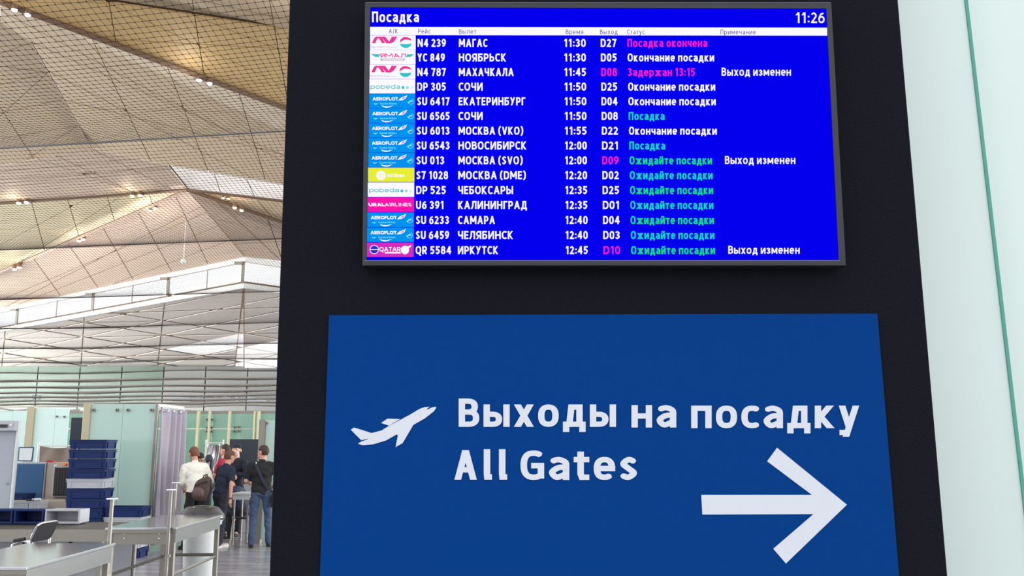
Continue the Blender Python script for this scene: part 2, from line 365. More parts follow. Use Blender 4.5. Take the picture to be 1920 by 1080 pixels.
# display
tv = thing('departures_display', 'wide flight information screen with a blue boarding table in a slim black frame', 'screen', tuple(at(1130, 498, D0)))
Yt = D0 - .05
O4 = [(684.5, 4.5), (1558.5, 4.5), (1586, 497.5), (679.5, 497.5)]
I4 = [(694, 13.5), (1549.5, 16), (1573, 487.5), (687, 487.5)]
mb = MB()
for i in range(4):
    j = (i + 1) % 4; plate(mb, [O4[i], O4[j], I4[j], I4[i]], Yt, .045)
mb.build('bezel', M['bezel'], tv)
mb = MB()
plate(mb, [(683, 488.2), (1576, 488.2), (1576, 489.3), (683, 489.3)], Yt - .001, .001)
mb.build('bezel_trim', M['bezelline'], tv); mb = MB()
plate(mb, [(686, 4.2), (1557, 4.2), (1557, 5), (686, 5)], Yt - .001, .001)
mb.build('bezel_trim', M['bezelline'], tv)
SB = emis('screen_blue', (4, 0, 238), 1.0); SW = emis('screen_white', (252, 250, 255)); SP = emis('screen_magenta', (250, 30, 195)); SG = emis('screen_green', (20, 225, 120)); ST = emis('screen_dark_text', (70, 60, 150))
SGa = emis('screen_teal', (20, 215, 190)); SCy = emis('tile_blue', (0, 146, 238)); SY = emis('tile_yellow', (232, 238, 50)); SM = emis('tile_magenta', (250, 20, 170)); SQ = emis('tile_purple', (212, 45, 190)); STq = emis('mark_teal', (50, 195, 205)); SPk = emis('mark_pink', (238, 55, 150)); SGr = emis('mark_grey', (170, 165, 180)); SLt = emis('mark_pale_teal', (150, 220, 225)); SDk = emis('mark_deep_blue', (40, 50, 200)); SLc = emis('mark_light_cyan', (120, 230, 250))
scr = plate(MB(), I4, Yt + .003, .01).build('screen', SB, tv)
Y1, Y2, Y3 = Yt + .0022, Yt + .0014, Yt + .0006
flat(MB(), [(694, 50.3), (1550.5, 52), (1551, 66.8), (694, 65.8)], Y1).build('header_bar', SW, scr)
def T(text, x0, x1, base, cap, t, m, Y=Y2, parent=None, **k): return text_ob('lettering', parent or scr, m, text, x0, x1, base, cap, t, Y, **k)
T('Посадка', 697.5, 785.5, 41.6, 20, 3.3, SW); T('11:26', 1491.5, 1546, 43.2, 20, 2.9, SW)
for s, a, b, y in (('А/К', 729, 746, 62.6), ('Рейс', 784, 807, 63), ('Вылет', 860.5, 893, 63.3), ('Время', 1061, 1093.5, 63.9), ('Выход', 1125, 1158, 64), ('Статус', 1176, 1208.5, 64.1), ('Примечание', 1351, 1417, 64.3)):
    T(s, a, b, y, 8.6, 1.0, ST, gap=.2)
OK_, OZ, PO = 'Окончание посадки', 'Ожидайте посадки', 'Посадка'
ROWS = [('n', 'N4 239', 836, 'МАГАС', 914, '11:30', 'D27', 0, 'Посадка окончена', 1326, SP), ('y', 'YC 849', 834, 'НОЯБРЬСК', 949, '11:30', 'D05', 0, OK_, 1339, SW),
 ('n', 'N4 787', 836, 'МАХАЧКАЛА', 963, '11:45', 'D08', 1, 'Задержан 13:15', 1303, SP), ('p', 'DP 305', 836, 'СОЧИ', 905, '11:50', 'D25', 0, OK_, 1341, SW),
 ('a', 'SU 6417', 843, 'ЕКАТЕРИНБУРГ', 985, '11:50', 'D04', 0, OK_, 1342, SW), ('a', 'SU 6565', 843, 'СОЧИ', 905, '11:50', 'D08', 0, PO, 1246, SGa),
 ('a', 'SU 6013', 843, 'МОСКВА (VKO)', 981, '11:55', 'D22', 0, OK_, 1344, SW), ('a', 'SU 6543', 843, 'НОВОСИБИРСК', 987, '12:00', 'D21', 0, PO, 1247, SGa),
 ('a', 'SU 013', 833, 'МОСКВА (SVO)', 980, '12:00', 'D09', 1, OZ, 1335, SG), ('s', 'S7 1028', 840, 'МОСКВА (DME)', 986, '12:20', 'D02', 0, OZ, 1336, SGa),
 ('p', 'DP 525', 836, 'ЧЕБОКСАРЫ', 962, '12:35', 'D25', 0, OZ, 1337, SG), ('u', 'U6 391', 832, 'КАЛИНИНГРАД', 988, '12:35', 'D01', 0, OZ, 1337.5, SGa),
 ('a', 'SU 6233', 842, 'САМАРА', 928, '12:40', 'D04', 0, OZ, 1338.5, SG), ('a', 'SU 6459', 842, 'ЧЕЛЯБИНСК', 962, '12:40', 'D03', 0, OZ, 1339.5, SGa), ('q', 'QR 5584', 846, 'ИРКУТСК', 934, '12:45', 'D10', 1, OZ, 1340.5, SG)]
def circ(cx, cy, r, ry=None, a0=0, a1=360, n=18): return [(cx + r * math.cos(R(a0 + (a1 - a0) * i / n)), cy + (ry or r) * math.sin(R(a0 + (a1 - a0) * i / n))) for i in range(n)]
def ring(cx, cy, r, t, a0, a1, n=16):
    o = [(cx + r * math.cos(R(a0 + (a1 - a0) * i / n)), cy + r * math.sin(R(a0 + (a1 - a0) * i / n))) for i in range(n + 1)]
    return o + [(cx + (r - t) * math.cos(R(a0 + (a1 - a0) * i / n)), cy + (r - t) * math.sin(R(a0 + (a1 - a0) * i / n))) for i in range(n, -1, -1)]
for i, (lg, fl, fx, ds, dx, tm, gt, gm, stt, sx, sm) in enumerate(ROWS):
    k = i / 14; c = 80.6 + 27.2 * i + .045 * i * i + .18 * i; c = 80.6 + i * (27.15 + .04 * (i + 1)); b = c + 7.4
    T(fl, 783 - 3.7 * k, fx, b, 15, 2.7, SW); T(ds, 860.5 - 2 * k, dx, b, 15, 2.7, SW); T(tm, 1057.3 + 3 * k, 1098.2 + 4 * k, b, 15, 2.7, SW)
    T(gt, 1126.3 + 5 * k, 1155.7 + 7 * k, b, 15, 2.7, SP if gm else SW); T(stt, 1176.3 + 7 * k, sx, b, 15, 2.55, sm)
    if gm: T('Выход изменен', 1353 + 12.5 * (i - 2) / 12, 1483 + 16.5 * (i - 2) / 12, b - .6, 15, 2.4, SW)
    # airline tile
    y0, y1 = c - 14.2, c + 12.7; xl, xr = 694 - 6 * k, 779.3 - 3.7 * k
    lm = {'a': SCy, 's': SY, 'u': SM, 'q': SQ}.get(lg, SW)
    tl = flat(MB(), [(xl, y0), (xr, y0), (xr, y1), (xl, y1)], Y1).build('airline_tile', lm, tv)
    X = lambda u: xl + u / 450 * (xr - xl)                   # tile drawn in a 450 x 140 grid
    Yy = lambda v: y0 + v / 140 * (y1 - y0)
    def mk(name, m, pts, Y=Y2): return flat(MB(), [(X(a), Yy(b_)) for a, b_ in pts], Y).build(name, m, tl)
    if lg == 'n':
        mk('airline_mark', SPk, [(15, 76), (45, 20), (60, 12), (110, 12), (150, 76), (118, 76), (88, 30), (72, 30), (50, 76)])
        mk('airline_mark', SPk, [(108, 12), (150, 12), (188, 60), (215, 12), (270, 12), (235, 62), (205, 78), (160, 78)])
        mk('airline_mark', SPk, [(292, 70), (300, 38), (330, 16), (365, 16), (400, 30), (412, 52), (375, 42), (345, 40), (320, 52)])
        mk('airline_mark', STq, [(295, 78), (330, 84), (375, 84), (412, 76), (400, 104), (370, 122), (335, 122), (305, 104)])
        T('Nordwind', X(5), X(186), Yy(122), 4.2, .5, SGr, Y2, tl, gap=.2); T('Airlines', X(196), X(268), Yy(122), 2.2, .3, SGr, Y2, tl, gap=.3)
    elif lg == 'y':
        mk('airline_mark', STq, [(10, 40), (90, 42), (95, 68), (50, 68)]); mk('airline_mark', STq, [(365, 42), (440, 42), (400, 68), (360, 68)])
        T('ЯМАЛ', X(100), X(362), Yy(74), 7.4, 1.7, SPk, Y2, tl, slant=-.25, gap=.12)
        mk('airline_mark', SGr, [(95, 84), (352, 84), (335, 104), (115, 104)]); mk('airline_mark', SW, [(118, 90), (335, 90), (325, 99), (128, 99)], Y3)
    elif lg == 'p':
        d = 0 if i == 3 else -14
        T('pobeda', X(10 if i == 3 else 12), X(302), Yy(95), 9.4, 1.35, STq, Y2, tl, xh=.68, gap=.1)
        for cx_, r_, m_ in ((330, 15, STq), (373, 15, SLt), (418, 15, emis('mark_faint', (220, 240, 245)))):
            mk('airline_mark', m_, circ(cx_ , 82, r_, 15))
    elif lg == 'a':
        T('AEROFLOT', X(34), X(286), Yy(66), 6.2, 1.5, SW, Y2, tl, gap=.06, slant=-.12)
        mk('airline_mark', SW, [(284, 68), (312, 38), (375, 14), (358, 46), (330, 62)]); mk('airline_mark', emis('mark_lilac', (225, 140, 225)), [(318, 58), (330, 36), (362, 26), (348, 46)], Y3)
        T('Russian Airlines', X(110), X(272), Yy(104), 3.3, .55, SLc, Y2, tl, gap=.12, slant=-.2)
        mk('airline_mark', SW, [(120, 112), (150, 122), (190, 124), (238, 112), (200, 132), (165, 136), (135, 128)])
        mk('airline_mark', SLc, [(40, 92), (62, 96), (90, 92), (70, 106), (56, 106)])
        mk('airline_mark', SLc, [(375, 82), (415, 58), (428, 76), (400, 80), (388, 98)])
        mk('airline_mark', SLc, ring(408, 74, 30, 4, -60, 130))
    elif lg == 's':
        mk('airline_mark', SW, circ(126, 76, 48, 46)); T('S7', X(104), X(150), Yy(92), 6, .8, SY, Y3, tl); T('Airlines', X(185), X(352), Yy(92), 7, 1.5, SW, Y2, tl)
    elif lg == 'u':
        T('URAL', X(14), X(170), Yy(86), 6.3, 1.9, SW, Y2, tl, slant=-.25, gap=.08); T('AIRLINES', X(170), X(428), Yy(86), 6.3, 1.15, SW, Y2, tl, slant=-.25, gap=.12)
    elif lg == 'q':
        mk('airline_mark', SW, circ(70, 68, 44, 44)); mk('airline_mark', SDk, circ(70, 68, 38, 38), Y3); mk('airline_mark', SW, [(32, 64), (108, 64), (108, 72), (32, 72)], Yt + .0004)
        T('QATAR', X(120), X(325), Yy(86), 8.2, 1.5, SW, Y2, tl, gap=.08); mk('airline_mark', SW, [(170, 92), (325, 92), (325, 106), (175, 106)])
        mk('airline_mark', SW, circ(366, 72, 40, 42)); mk('airline_mark', SW, [(380, 40), (428, 24), (424, 40), (390, 62)])

# frosted glass wall to the right of the pylon
pw = thing('frosted_glass_screen', 'pale frosted glass panel with a green polished edge right of the pylon', 'glass panel', tuple(at(1800, 1080, 2.5)))
Yg = 2.62
a, b = at(1640, 540, Yg).x, 0
e0, e1 = at(1808, 0, Yg), at(1917, 940, Yg)
eb, et = lerpz(e0, e1, .02), lerpz(e0, e1, 3.9)
g0 = .012
MB().hexa([(a, Yg, .02), (eb.x, Yg, .02), (eb.x, Yg + g0, .02), (a, Yg + g0, .02)], [(a, Yg, 3.9), (et.x, Yg, 3.9), (et.x, Yg + g0, 3.9), (a, Yg + g0, 3.9)]).build('glass_pane', M['frost'], pw)
MB().hexa([(eb.x, Yg - .004, .02), (eb.x + .009, Yg - .004, .02), (eb.x + .009, Yg + g0, .02), (eb.x, Yg + g0, .02)], [(et.x, Yg - .004, 3.9), (et.x + .009, Yg - .004, 3.9), (et.x + .009, Yg + g0, 3.9), (et.x, Yg + g0, 3.9)]).build('polished_edge', M['edge'], pw)
pw2 = thing('rear_glass_screen', 'second frosted glass panel right of the green glass edge', 'glass panel', (2.2, 2.74, 0))
MB().box((2.2, 2.75, 1.96), (2.6, .012, 3.9)).build('glass_pane', M['frost'], pw2)
mb = MB()
mb.hexa([(eb.x + .009, Yg, .02), (eb.x + .0115, Yg, .02), (eb.x + .0115, Yg + g0, .02), (eb.x + .009, Yg + g0, .02)], [(et.x + .009, Yg, 3.9), (et.x + .0115, Yg, 3.9), (et.x + .0115, Yg + g0, 3.9), (et.x + .009, Yg + g0, 3.9)])
mb.build('sealant_line', M['dgrey'], pw)

# ---------------------------------------------------------------- the hall: floor
fm = bpy.data.materials.new('grey_floor_tiles'); fm.use_nodes = True; nt = fm.node_tree; b = nt.nodes['Principled BSDF']
tc = nt.nodes.new('ShaderNodeTexCoord'); mp = nt.nodes.new('ShaderNodeMapping'); mp.inputs['Scale'].default_value = (.35, 1.6, 1)
nz = nt.nodes.new('ShaderNodeTexNoise'); nz.inputs['Scale'].default_value = 2.2; nz.inputs['Detail'].default_value = 8; nz.inputs['Distortion'].default_value = 1.2
cr = nt.nodes.new('ShaderNodeValToRGB'); cr.color_ramp.elements[0].color = s2l((124, 122, 127)) + (1,); cr.color_ramp.elements[1].color = s2l((172, 170, 175)) + (1,)
cr.color_ramp.elements[0].position = .35; cr.color_ramp.elements[1].position = .68
nt.links.new(tc.outputs['Object'], mp.inputs[0]); nt.links.new(mp.outputs[0], nz.inputs['Vector']); nt.links.new(nz.outputs['Fac'], cr.inputs[0])
nt.links.new(cr.outputs[0], b.inputs['Base Color']); b.inputs['Roughness'].default_value = .22
fl = struct('floor', MB().poly([(-60, -25, 0), (60, -25, 0), (60, 135, 0), (-60, 135, 0)]), fm)
# floor tiles near enough to tell apart (1.2 x 0.6 m, recessed joints)
k = 0; tme = None
for ix in range(-12, 1):
    for iy in range(18):
        cx, cy = ix * .9 + .1, 11.2 + iy * .9
        px = 960 + F * cx / (cy * cp - CH * sp)
        if not (150 < px < 620): continue
        if tme is None:
            o = MB().box((0, 0, .002), (.894, .894, .006)).build('floor_tile', fm, fl); tme = o.data; o.location = (cx, cy, 0)
        else:
            o = bpy.data.objects.new('floor_tile', tme); COL.objects.link(o); o.parent = fl; o.location = (cx, cy, 0)

# ---------------------------------------------------------------- folded ceiling
def plane_px(pts):                       # plane through three pixel anchors at given heights
    P = [atz(x, y, z) for x, y, z in pts]; n = (P[1] - P[0]).cross(P[2] - P[0]).normalized(); return P[0], n
def onp(px, py, pl):
    o = Vector((0, 0, CH)); d = ray(px, py); return o + d * ((pl[0] - o).dot(pl[1]) / d.dot(pl[1]))
def split(poly, ln):
    x1, y1, x2, y2 = ln; A, B_ = [], []
    f = [(x2 - x1) * (y - y1) - (y2 - y1) * (x - x1) for x, y in poly]; n = len(poly)
    for i in range(n):
        j = (i + 1) % n
        if f[i] >= 0: A.append(poly[i])
        if f[i] <= 0: B_.append(poly[i])
        if f[i] * f[j] < 0:
            t = f[i] / (f[i] - f[j]); q = (poly[i][0] + (poly[j][0] - poly[i][0]) * t, poly[i][1] + (poly[j][1] - poly[i][1]) * t); A.append(q); B_.append(q)
    return [q for q in (A, B_) if len(q) > 2 and abs(parea(q)) > 12]
def parea(p): return sum(p[i][0] * p[(i + 1) % len(p)][1] - p[(i + 1) % len(p)][0] * p[i][1] for i in range(len(p))) / 2
def inset(poly, gpx):
    if parea(poly) < 0: poly = poly[::-1]
    n = len(poly); L = []
    for i in range(n):
        a = Vector(poly[i]); b_ = Vector(poly[(i + 1) % n]); d = (b_ - a)
        if d.length < 1e-6: continue
        d.normalize(); nn = Vector((-d.y, d.x)); L.append((a + nn * gpx, d))
    out = []
    for i in range(len(L)):
        p, d = L[i - 1]; q, e = L[i]; c = d.x * e.y - d.y * e.x
        if abs(c) < 1e-3: out.append(tuple(q)); continue
        t = ((q.x - p.x) * e.y - (q.y - p.y) * e.x) / c; out.append(tuple(p + d * t))
    a1 = parea(out) if len(out) > 2 else 0
    return out if 0 < a1 < parea(poly) else None
ceil = MB().box((-10, 180, 40), (.2, .2, .2)); ceil = None
ceiling = bpy.data.objects.new('ceiling', None); COL.objects.link(ceiling); ceiling['_root'] = 1; ceiling['kind'] = 'structure'
def facet(poly, anchors, m, lines, gap=.7, jm='joint', pname='ceiling_panel', th=.06, back=.12, parent=None):
    parent = parent or ceiling
    pl = plane_px(anchors); n = pl[1] if pl[1].z > 0 else -pl[1]
    if abs(n.z) < .3 and n.y < 0: n = -n
    P = [onp(x, y, pl) + n * back for x, y in poly]
    MB().poly(P).build('backing_sheet', M[jm], parent)
    cells = [poly]
    for ln in lines: cells = [c for q in cells for c in split(q, ln)]
    for c in cells:
        c = inset(c, gap)
        if not c or parea(c) < 10: continue
        f = [onp(x, y, pl) for x, y in c]; bk = [p + n * th for p in f]; k = len(f)
        MB().raw(f + bk, [tuple(range(k)), tuple(range(2 * k - 1, k - 1, -1))] + [(i, i + k, (i + 1) % k + k, (i + 1) % k) for i in range(k)]).build(pname, M[m], parent)
F0l = [(375, 0, 540, 38), (380, 28, 540, 29), (505, 0, 535, 165), (365, 29, 345, -100), (180, 0, 160, -120), (-100, -60, 700, -40), (0, -150, 400, 0)]
F1l = [(205, 8, 216, 73), (365, 30, 382, 137), (505, 0, 535, 165), (216, 74, 540, 92), (213, 11, 535, 162), (382, 137, 540, 165), (385, 38, 540, 100), (40, 4, 200, 6)]
F2l = [(67, 82, 346, 208), (200, 130, 281, 298), (332, 172, 390, 320), (461, 217, 500, 345), (93, 136, 200, 125), (97, 136, 380, 285), (146, 236, 245, 217), (349, 208, 540, 212), (115, 186, 243, 218), (211, 132, 484, 278), (260, 300, 534, 278)]
F3l = [(0, 160, 90, 136), (0, 218, 90, 136), (0, 124, 90, 136), (0, 101, 60, 80), (0, 260, 146, 236), (62, 292, 146, 236), (0, 201, 60, 292), (0, 212, 115, 187)]
F4l = [(60, 294, 246, 359), (173, 280, 315, 352), (0, 322, 281, 297), (0, 336, 211, 322), (211, 322, 323, 310), (105, 292, 246, 359), (0, 352, 315, 318)]
F7l = [(352, 415, 388, 491), (281, 437, 315, 497), (214, 463, 242, 511), (149, 488, 176, 528), (82, 511, 98, 533), (152, 499, 349, 415), (231, 494, 430, 416), (300, 500, 460, 440), (80, 540, 281, 437)]
F8l = [(0, 460, 129, 391), (22, 502, 208, 381), (65, 401, 79, 452), (127, 376, 149, 446), (202, 373, 214, 412), (0, 401, 197, 378), (0, 415, 290, 392), (280, 365, 290, 395)]
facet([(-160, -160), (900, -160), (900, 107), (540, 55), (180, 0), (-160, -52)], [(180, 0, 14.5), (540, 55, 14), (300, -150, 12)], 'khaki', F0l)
facet([(-160, -52), (180, 0), (540, 55), (900, 109), (900, 340), (535, 203), (0, 3), (-160, -57)], [(0, 3, 13), (535, 203, 13), (540, 55, 14)], 'gold', F1l)  # gold tone paints in the warm lamp light on this fold
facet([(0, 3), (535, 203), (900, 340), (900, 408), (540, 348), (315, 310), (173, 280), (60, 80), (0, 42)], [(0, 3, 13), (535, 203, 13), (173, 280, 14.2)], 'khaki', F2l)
facet([(75, 34), (535, 206), (900, 343), (900, 385), (535, 250), (330, 152), (180, 86)], [(0, 3, 12.85), (535, 203, 12.85), (173, 280, 14.05)], 'strip', F2l, th=.03, back=.05)  # overlay strip, its pale colour paints in the glow below the beam
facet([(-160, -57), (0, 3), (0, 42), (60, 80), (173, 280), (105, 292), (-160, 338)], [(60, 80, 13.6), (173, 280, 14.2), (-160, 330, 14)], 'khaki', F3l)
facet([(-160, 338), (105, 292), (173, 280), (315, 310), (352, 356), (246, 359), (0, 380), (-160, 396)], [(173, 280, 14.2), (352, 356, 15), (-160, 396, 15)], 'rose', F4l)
facet([(315, 310), (540, 348), (900, 408), (900, 416), (540, 378), (352, 356)], [(315, 310, 16.2), (352, 356, 15), (720, 397, 14)], 'pale', [(400, 320, 415, 366), (460, 330, 480, 375)])  # near-white tone paints in direct light on this facet
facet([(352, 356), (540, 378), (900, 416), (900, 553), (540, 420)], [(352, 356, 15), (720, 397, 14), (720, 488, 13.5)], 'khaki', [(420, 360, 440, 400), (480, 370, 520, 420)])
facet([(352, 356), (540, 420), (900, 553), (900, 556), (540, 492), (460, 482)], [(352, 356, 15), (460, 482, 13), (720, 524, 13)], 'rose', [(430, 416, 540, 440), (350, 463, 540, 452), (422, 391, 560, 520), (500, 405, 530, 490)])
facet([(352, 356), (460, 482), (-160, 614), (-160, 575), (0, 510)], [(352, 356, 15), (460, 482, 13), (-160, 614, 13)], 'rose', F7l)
facet([(352, 356), (0, 510), (-160, 575), (-160, 396), (0, 381), (246, 359)], [(352, 356, 15), (0, 510, 14), (-160, 396, 15)], 'cream', F8l)  # cream tone puts this fold's light into the panel colour

# beams on the fold lines, with paired spotlights
def beam(pts, wpx, label):
    mb = MB(); P = [atz(x, y, z) for x, y, z in pts]
    mb.tube(P, wpx / F * P[0].length / 2, 4); return mb.build('fold_beam', M['beam'], ceiling)
beam([(-160, -57, 12.9), (0, 3, 12.9)], 11, ''); beam([(0, 3, 12.9), (535, 203, 12.9), (900, 340, 12.9)], 11, '')
for ln, w_ in (([(352, 356, 14.9), (0, 381, 14.9), (-160, 396, 14.9)], 6), ([(352, 356, 14.9), (0, 510, 13.9), (-160, 575, 13.8)], 7),
             ([(352, 356, 14.9), (540, 420, 14.2), (900, 553, 13.0)], 7), ([(352, 356, 14.9), (540, 378, 14.4), (900, 416, 13.5)], 5),
             ([(60, 80, 13.5), (173, 280, 14.1)], 3)): beam(ln, w_, '')
spots = [((27, 18), 1, 'lamp at the upper left end of the long diagonal beam'), ((52, 27), 1, 'second lamp along the long diagonal beam from the left edge'), ((373, 150), 1, 'left lamp of the pair far down the long diagonal beam'), ((393, 156), 1, 'right lamp of the pair far down the long diagonal beam'),
 ((35, 380), 0, 'warm lamp at the left end of the level beam'), ((50, 379), 1, 'cool white lamp at the left end of the level beam'), ((248, 367), 0, 'left lamp of the pair near the ceiling apex on the level beam'), ((263, 366), 0, 'right lamp of the pair near the ceiling apex on the level beam'),
 ((281, 394), 0, 'lower lamp of the pair nearest the apex on the falling left beam'), ((291, 390), 0, 'upper lamp of the pair nearest the apex on the falling left beam'), ((148, 451), 0, 'lower lamp of the middle pair on the falling left beam'), ((156, 448), 0, 'upper lamp of the middle pair on the falling left beam'),
 ((27, 504), 0, 'lower lamp of the last pair on the falling left beam'), ((36, 501), 0, 'upper lamp of the last pair on the falling left beam'),
 ((418, 371), 1, 'small cool lamp right of the ceiling apex, left of its pair'), ((428, 372), 1, 'small cool lamp right of the ceiling apex, right of its pair'), ((440, 389), 0, 'warm lamp on the falling right beam, left of its pair'), ((453, 394), 0, 'warm lamp on the falling right beam, right of its pair')]
for i, ((x, y), cool, lab) in enumerate(spots):
    z = 12.75 if i < 4 else (14.75 if y < 400 and i < 10 else 14.3 if y < 460 else 13.7); p = atz(x, y, z); k = p.length / F
    t = thing('ceiling_spotlight', 'ceiling spot' + lab, 'lamp', tuple(p), 'spotlights along the ceiling beams', local=True)
    r = (4.3 if i < 4 else 3.6) * k * (.7 if i in (14, 15) else 1)
    MB().lathe([(r * .5, r * 2.2), (r * .9, r * 1.9), (r * 1.15, 0), (r * .95, 0)]).build('housing', M['beam'], t)
    MB().ell((0, 0, -r * .1), (r, r, r * .7)).build('bulb', M['lampw' if cool else 'lamp'], t)
    if i % 2 == 0 and i != 14:
        l = bpy.data.lights.new('spot_glow', 'POINT'); l.energy = 18 * (p.length / 30); l.color = (1, .93, .9) if cool else (1, .82, .55); l.shadow_soft_size = .3
        lo = bpy.data.objects.new('spot_glow', l); COL.objects.link(lo); lo.location = p - Vector((0, 0, r * 3)) - Vector((0, .6, 0)) ; lo['label'] = 'light of ceiling spotlight'
# hanging globe
hp = atz(344, 490, 12.0)
hg = thing('hanging_globe', 'small white globe hanging on a long wire below the ceiling apex', 'lamp', tuple(hp), local=True)
kk = hp.length / F
MB().ell((0, 0, 0), (4.5 * kk,) * 3).build('globe', M['white'], hg, smooth=True)
MB().tube([(0, 0, 0), (0, 0, 75 * kk)], .8 * kk, 5).build('wire', M['white'], hg)

# eave fascia, clerestory windows
def strip(name, pts, m, parent=None, th=.1, mp_=None, kind='structure'):
    """pts: px polygon placed on a vertical-ish plane through three anchors"""
    pl = plane_px(mp_); n = pl[1] if pl[1].y > 0 else -pl[1]
    f = [onp(x, y, pl) for x, y in pts]; bk = [p + n * th for p in f]; k = len(f)
    return MB().raw(f + bk, [tuple(range(k)), tuple(range(2 * k - 1, k - 1, -1))] + [(i, i + k, (i + 1) % k + k, (i + 1) % k) for i in range(k)]).build(name, m, parent)
EL = [(460, 482, 13), (-160, 614, 13)]; e1 = atz(*EL[0]); e2 = atz(*EL[1])
def below(px, py, z): # same plan position as eave point
    a = atz(px, py, 13); return Vector((a.x, a.y, z))
def topx(px):   # eave row at column px
    return 482 + (460 - px) * (614 - 482) / 620 if px < 460 else 482 + (px - 460) * .16
def row(px, z): return below(px, topx(px), z)
er = row(720, 13)
wf = bpy.data.objects.new('window_1', None); COL.objects.link(wf); wf['_root'] = 1; wf['kind'] = 'structure'
def vband(pxs, z0, z1, name, m, th=.15, parent=None):
    for a_, b_ in zip(pxs, pxs[1:]):
        A, B_ = row(a_, z0), row(b_, z0); d = Vector((0, th, 0)); up = Vector((0, 0, z1 - z0))
        MB().hexa([A, B_, B_ + d, A + d], [A + up, B_ + up, B_ + up + d, A + up + d]).build(name, m, parent)
vband([-160, 460, 900], 12.72, 13.05, 'eave_fascia', M['white'], .3, wf)
vband([-160, 460, 900], 11.1, 11.4, 'window_sill', M['white'], .3, wf)
gp = bpy.data.materials.new('window_glass'); gp.use_nodes = True; nt = gp.node_tree; nt.nodes.clear()
tr = nt.nodes.new('ShaderNodeBsdfTransparent'); gl = nt.nodes.new('ShaderNodeBsdfGlossy'); gl.inputs['Roughness'].default_value = .02; mx = nt.nodes.new('ShaderNodeMixShader'); mx.inputs[0].default_value = .06; oo = nt.nodes.new('ShaderNodeOutputMaterial')
nt.links.new(tr.outputs[0], mx.inputs[1]); nt.links.new(gl.outputs[0], mx.inputs[2]); nt.links.new(mx.outputs[0], oo.inputs[0])
cols = [-108, 35, 177, 318, 458, 590, 720, 870]
for a_, b_ in zip(cols, cols[1:]): vband([a_ + 3, b_ - 3], 11.4, 12.72, 'window_or_reflection', gp, .03, wf)
for c_ in cols[:-1]:
    A = row(c_, 11.4); MB().box((A.x, A.y - .1, 12.06), (.16, .16, 1.34)).build('window_post', M['steelm'], wf)
    MB().box((A.x - .25, A.y - .2, 12.6), (.5, .2, .16)).build('bracket', M['steelm'], wf)
for c_ in (108, 250, 390): A = row(c_, 11.4); MB().box((A.x, A.y, 12.06), (.04, .08, 1.34)).build('glazing_bar', M['steelm'], wf)

# far bay ceiling with the crossed double joints
far = bpy.data.objects.new('ceiling_far', None); COL.objects.link(far); far['_root'] = 1; far['kind'] = 'structure'
def nodey(x, k): return 578 + 27.3 * k + (303 - x) * 0.0
F9 = []
for x0, x1 in ((11.5, 3), (157.5, 151.5), (305, 295), (450, 440), (-135, -146)): F9.append((x0, 600, x1, 690))
for k in range(-1, 5):
    F9 += [(157, 578 + 27 * k + 27, 303, 578 + 27 * k + 54 - 4), (157, 578 + 27 * k + 54, 303, 578 + 27 * k + 27 - 3)]
F9 += [(107, 591, 523, 577), (42, 635, 523, 625), (0, 672, 523, 664)]
sl, sr = 11.1, 11.1
pS = [(-160, 650), (440, 532), (440, 690), (-160, 693)]
Pm, Pl, Pr = row(460, 11.4), row(-160, 11.4), row(900, 11.4)
def inv(P):
    d = P - Vector((0, 0, CH)); zc = d.y * cp + d.z * sp; return (960 + F * d.x / zc, 540 - F * (d.z * cp - d.y * sp) / zc)
im, il, ir = inv(Pm), inv(Pl), inv(Pr)
YW = 100.0
def far_facet(poly, top2, gap=1.1):
    zt = zat(691, YW); a3 = [(top2[0][0], top2[0][1], 11.4), (top2[1][0], top2[1][1], 11.4)]
    A, B_ = atz(*a3[0]), atz(*a3[1]); C_ = Vector((A.x, YW, zt))
    n = (B_ - A).cross(C_ - A).normalized(); pl = (A, n)
    nn = n if n.z > 0 else -n
    MB().poly([onp(x, y, pl) + nn * .12 for x, y in poly]).build('backing_sheet', M['farj'], far)
    cells = [poly]
    for ln in F9: cells = [c for q in cells for c in split(q, ln)]
    sky = [(315, 660), (445, 632.5), (445, 654), (372, 671)]
    for c in cells:
        c = inset(c, gap)
        if not c or parea(c) < 25: continue
        cx = sum(p[0] for p in c) / len(c); cy = sum(p[1] for p in c) / len(c)
        f = [onp(x, y, pl) for x, y in c]; k = len(f)
        ins = all((sky[(i + 1) % 4][0] - sky[i][0]) * (cy - sky[i][1]) - (sky[(i + 1) % 4][1] - sky[i][1]) * (cx - sky[i][0]) > 0 for i in range(4)) or (cx > 443 and cy > 640)
        bk = [p + nn * .05 for p in f]
        MB().raw(f + bk, [tuple(range(k)), tuple(range(2 * k - 1, k - 1, -1))] + [(i, i + k, (i + 1) % k + k, (i + 1) % k) for i in range(k)]).build('skylight_pane' if ins else 'ceiling_panel', M['sky' if ins else 'farp'], far)
far_facet([il, im, (im[0], 691), (-160, 691)], (im, il))
far_facet([im, ir, (900, 691), (im[0], 691)], (im, (ir[0], ir[1])))

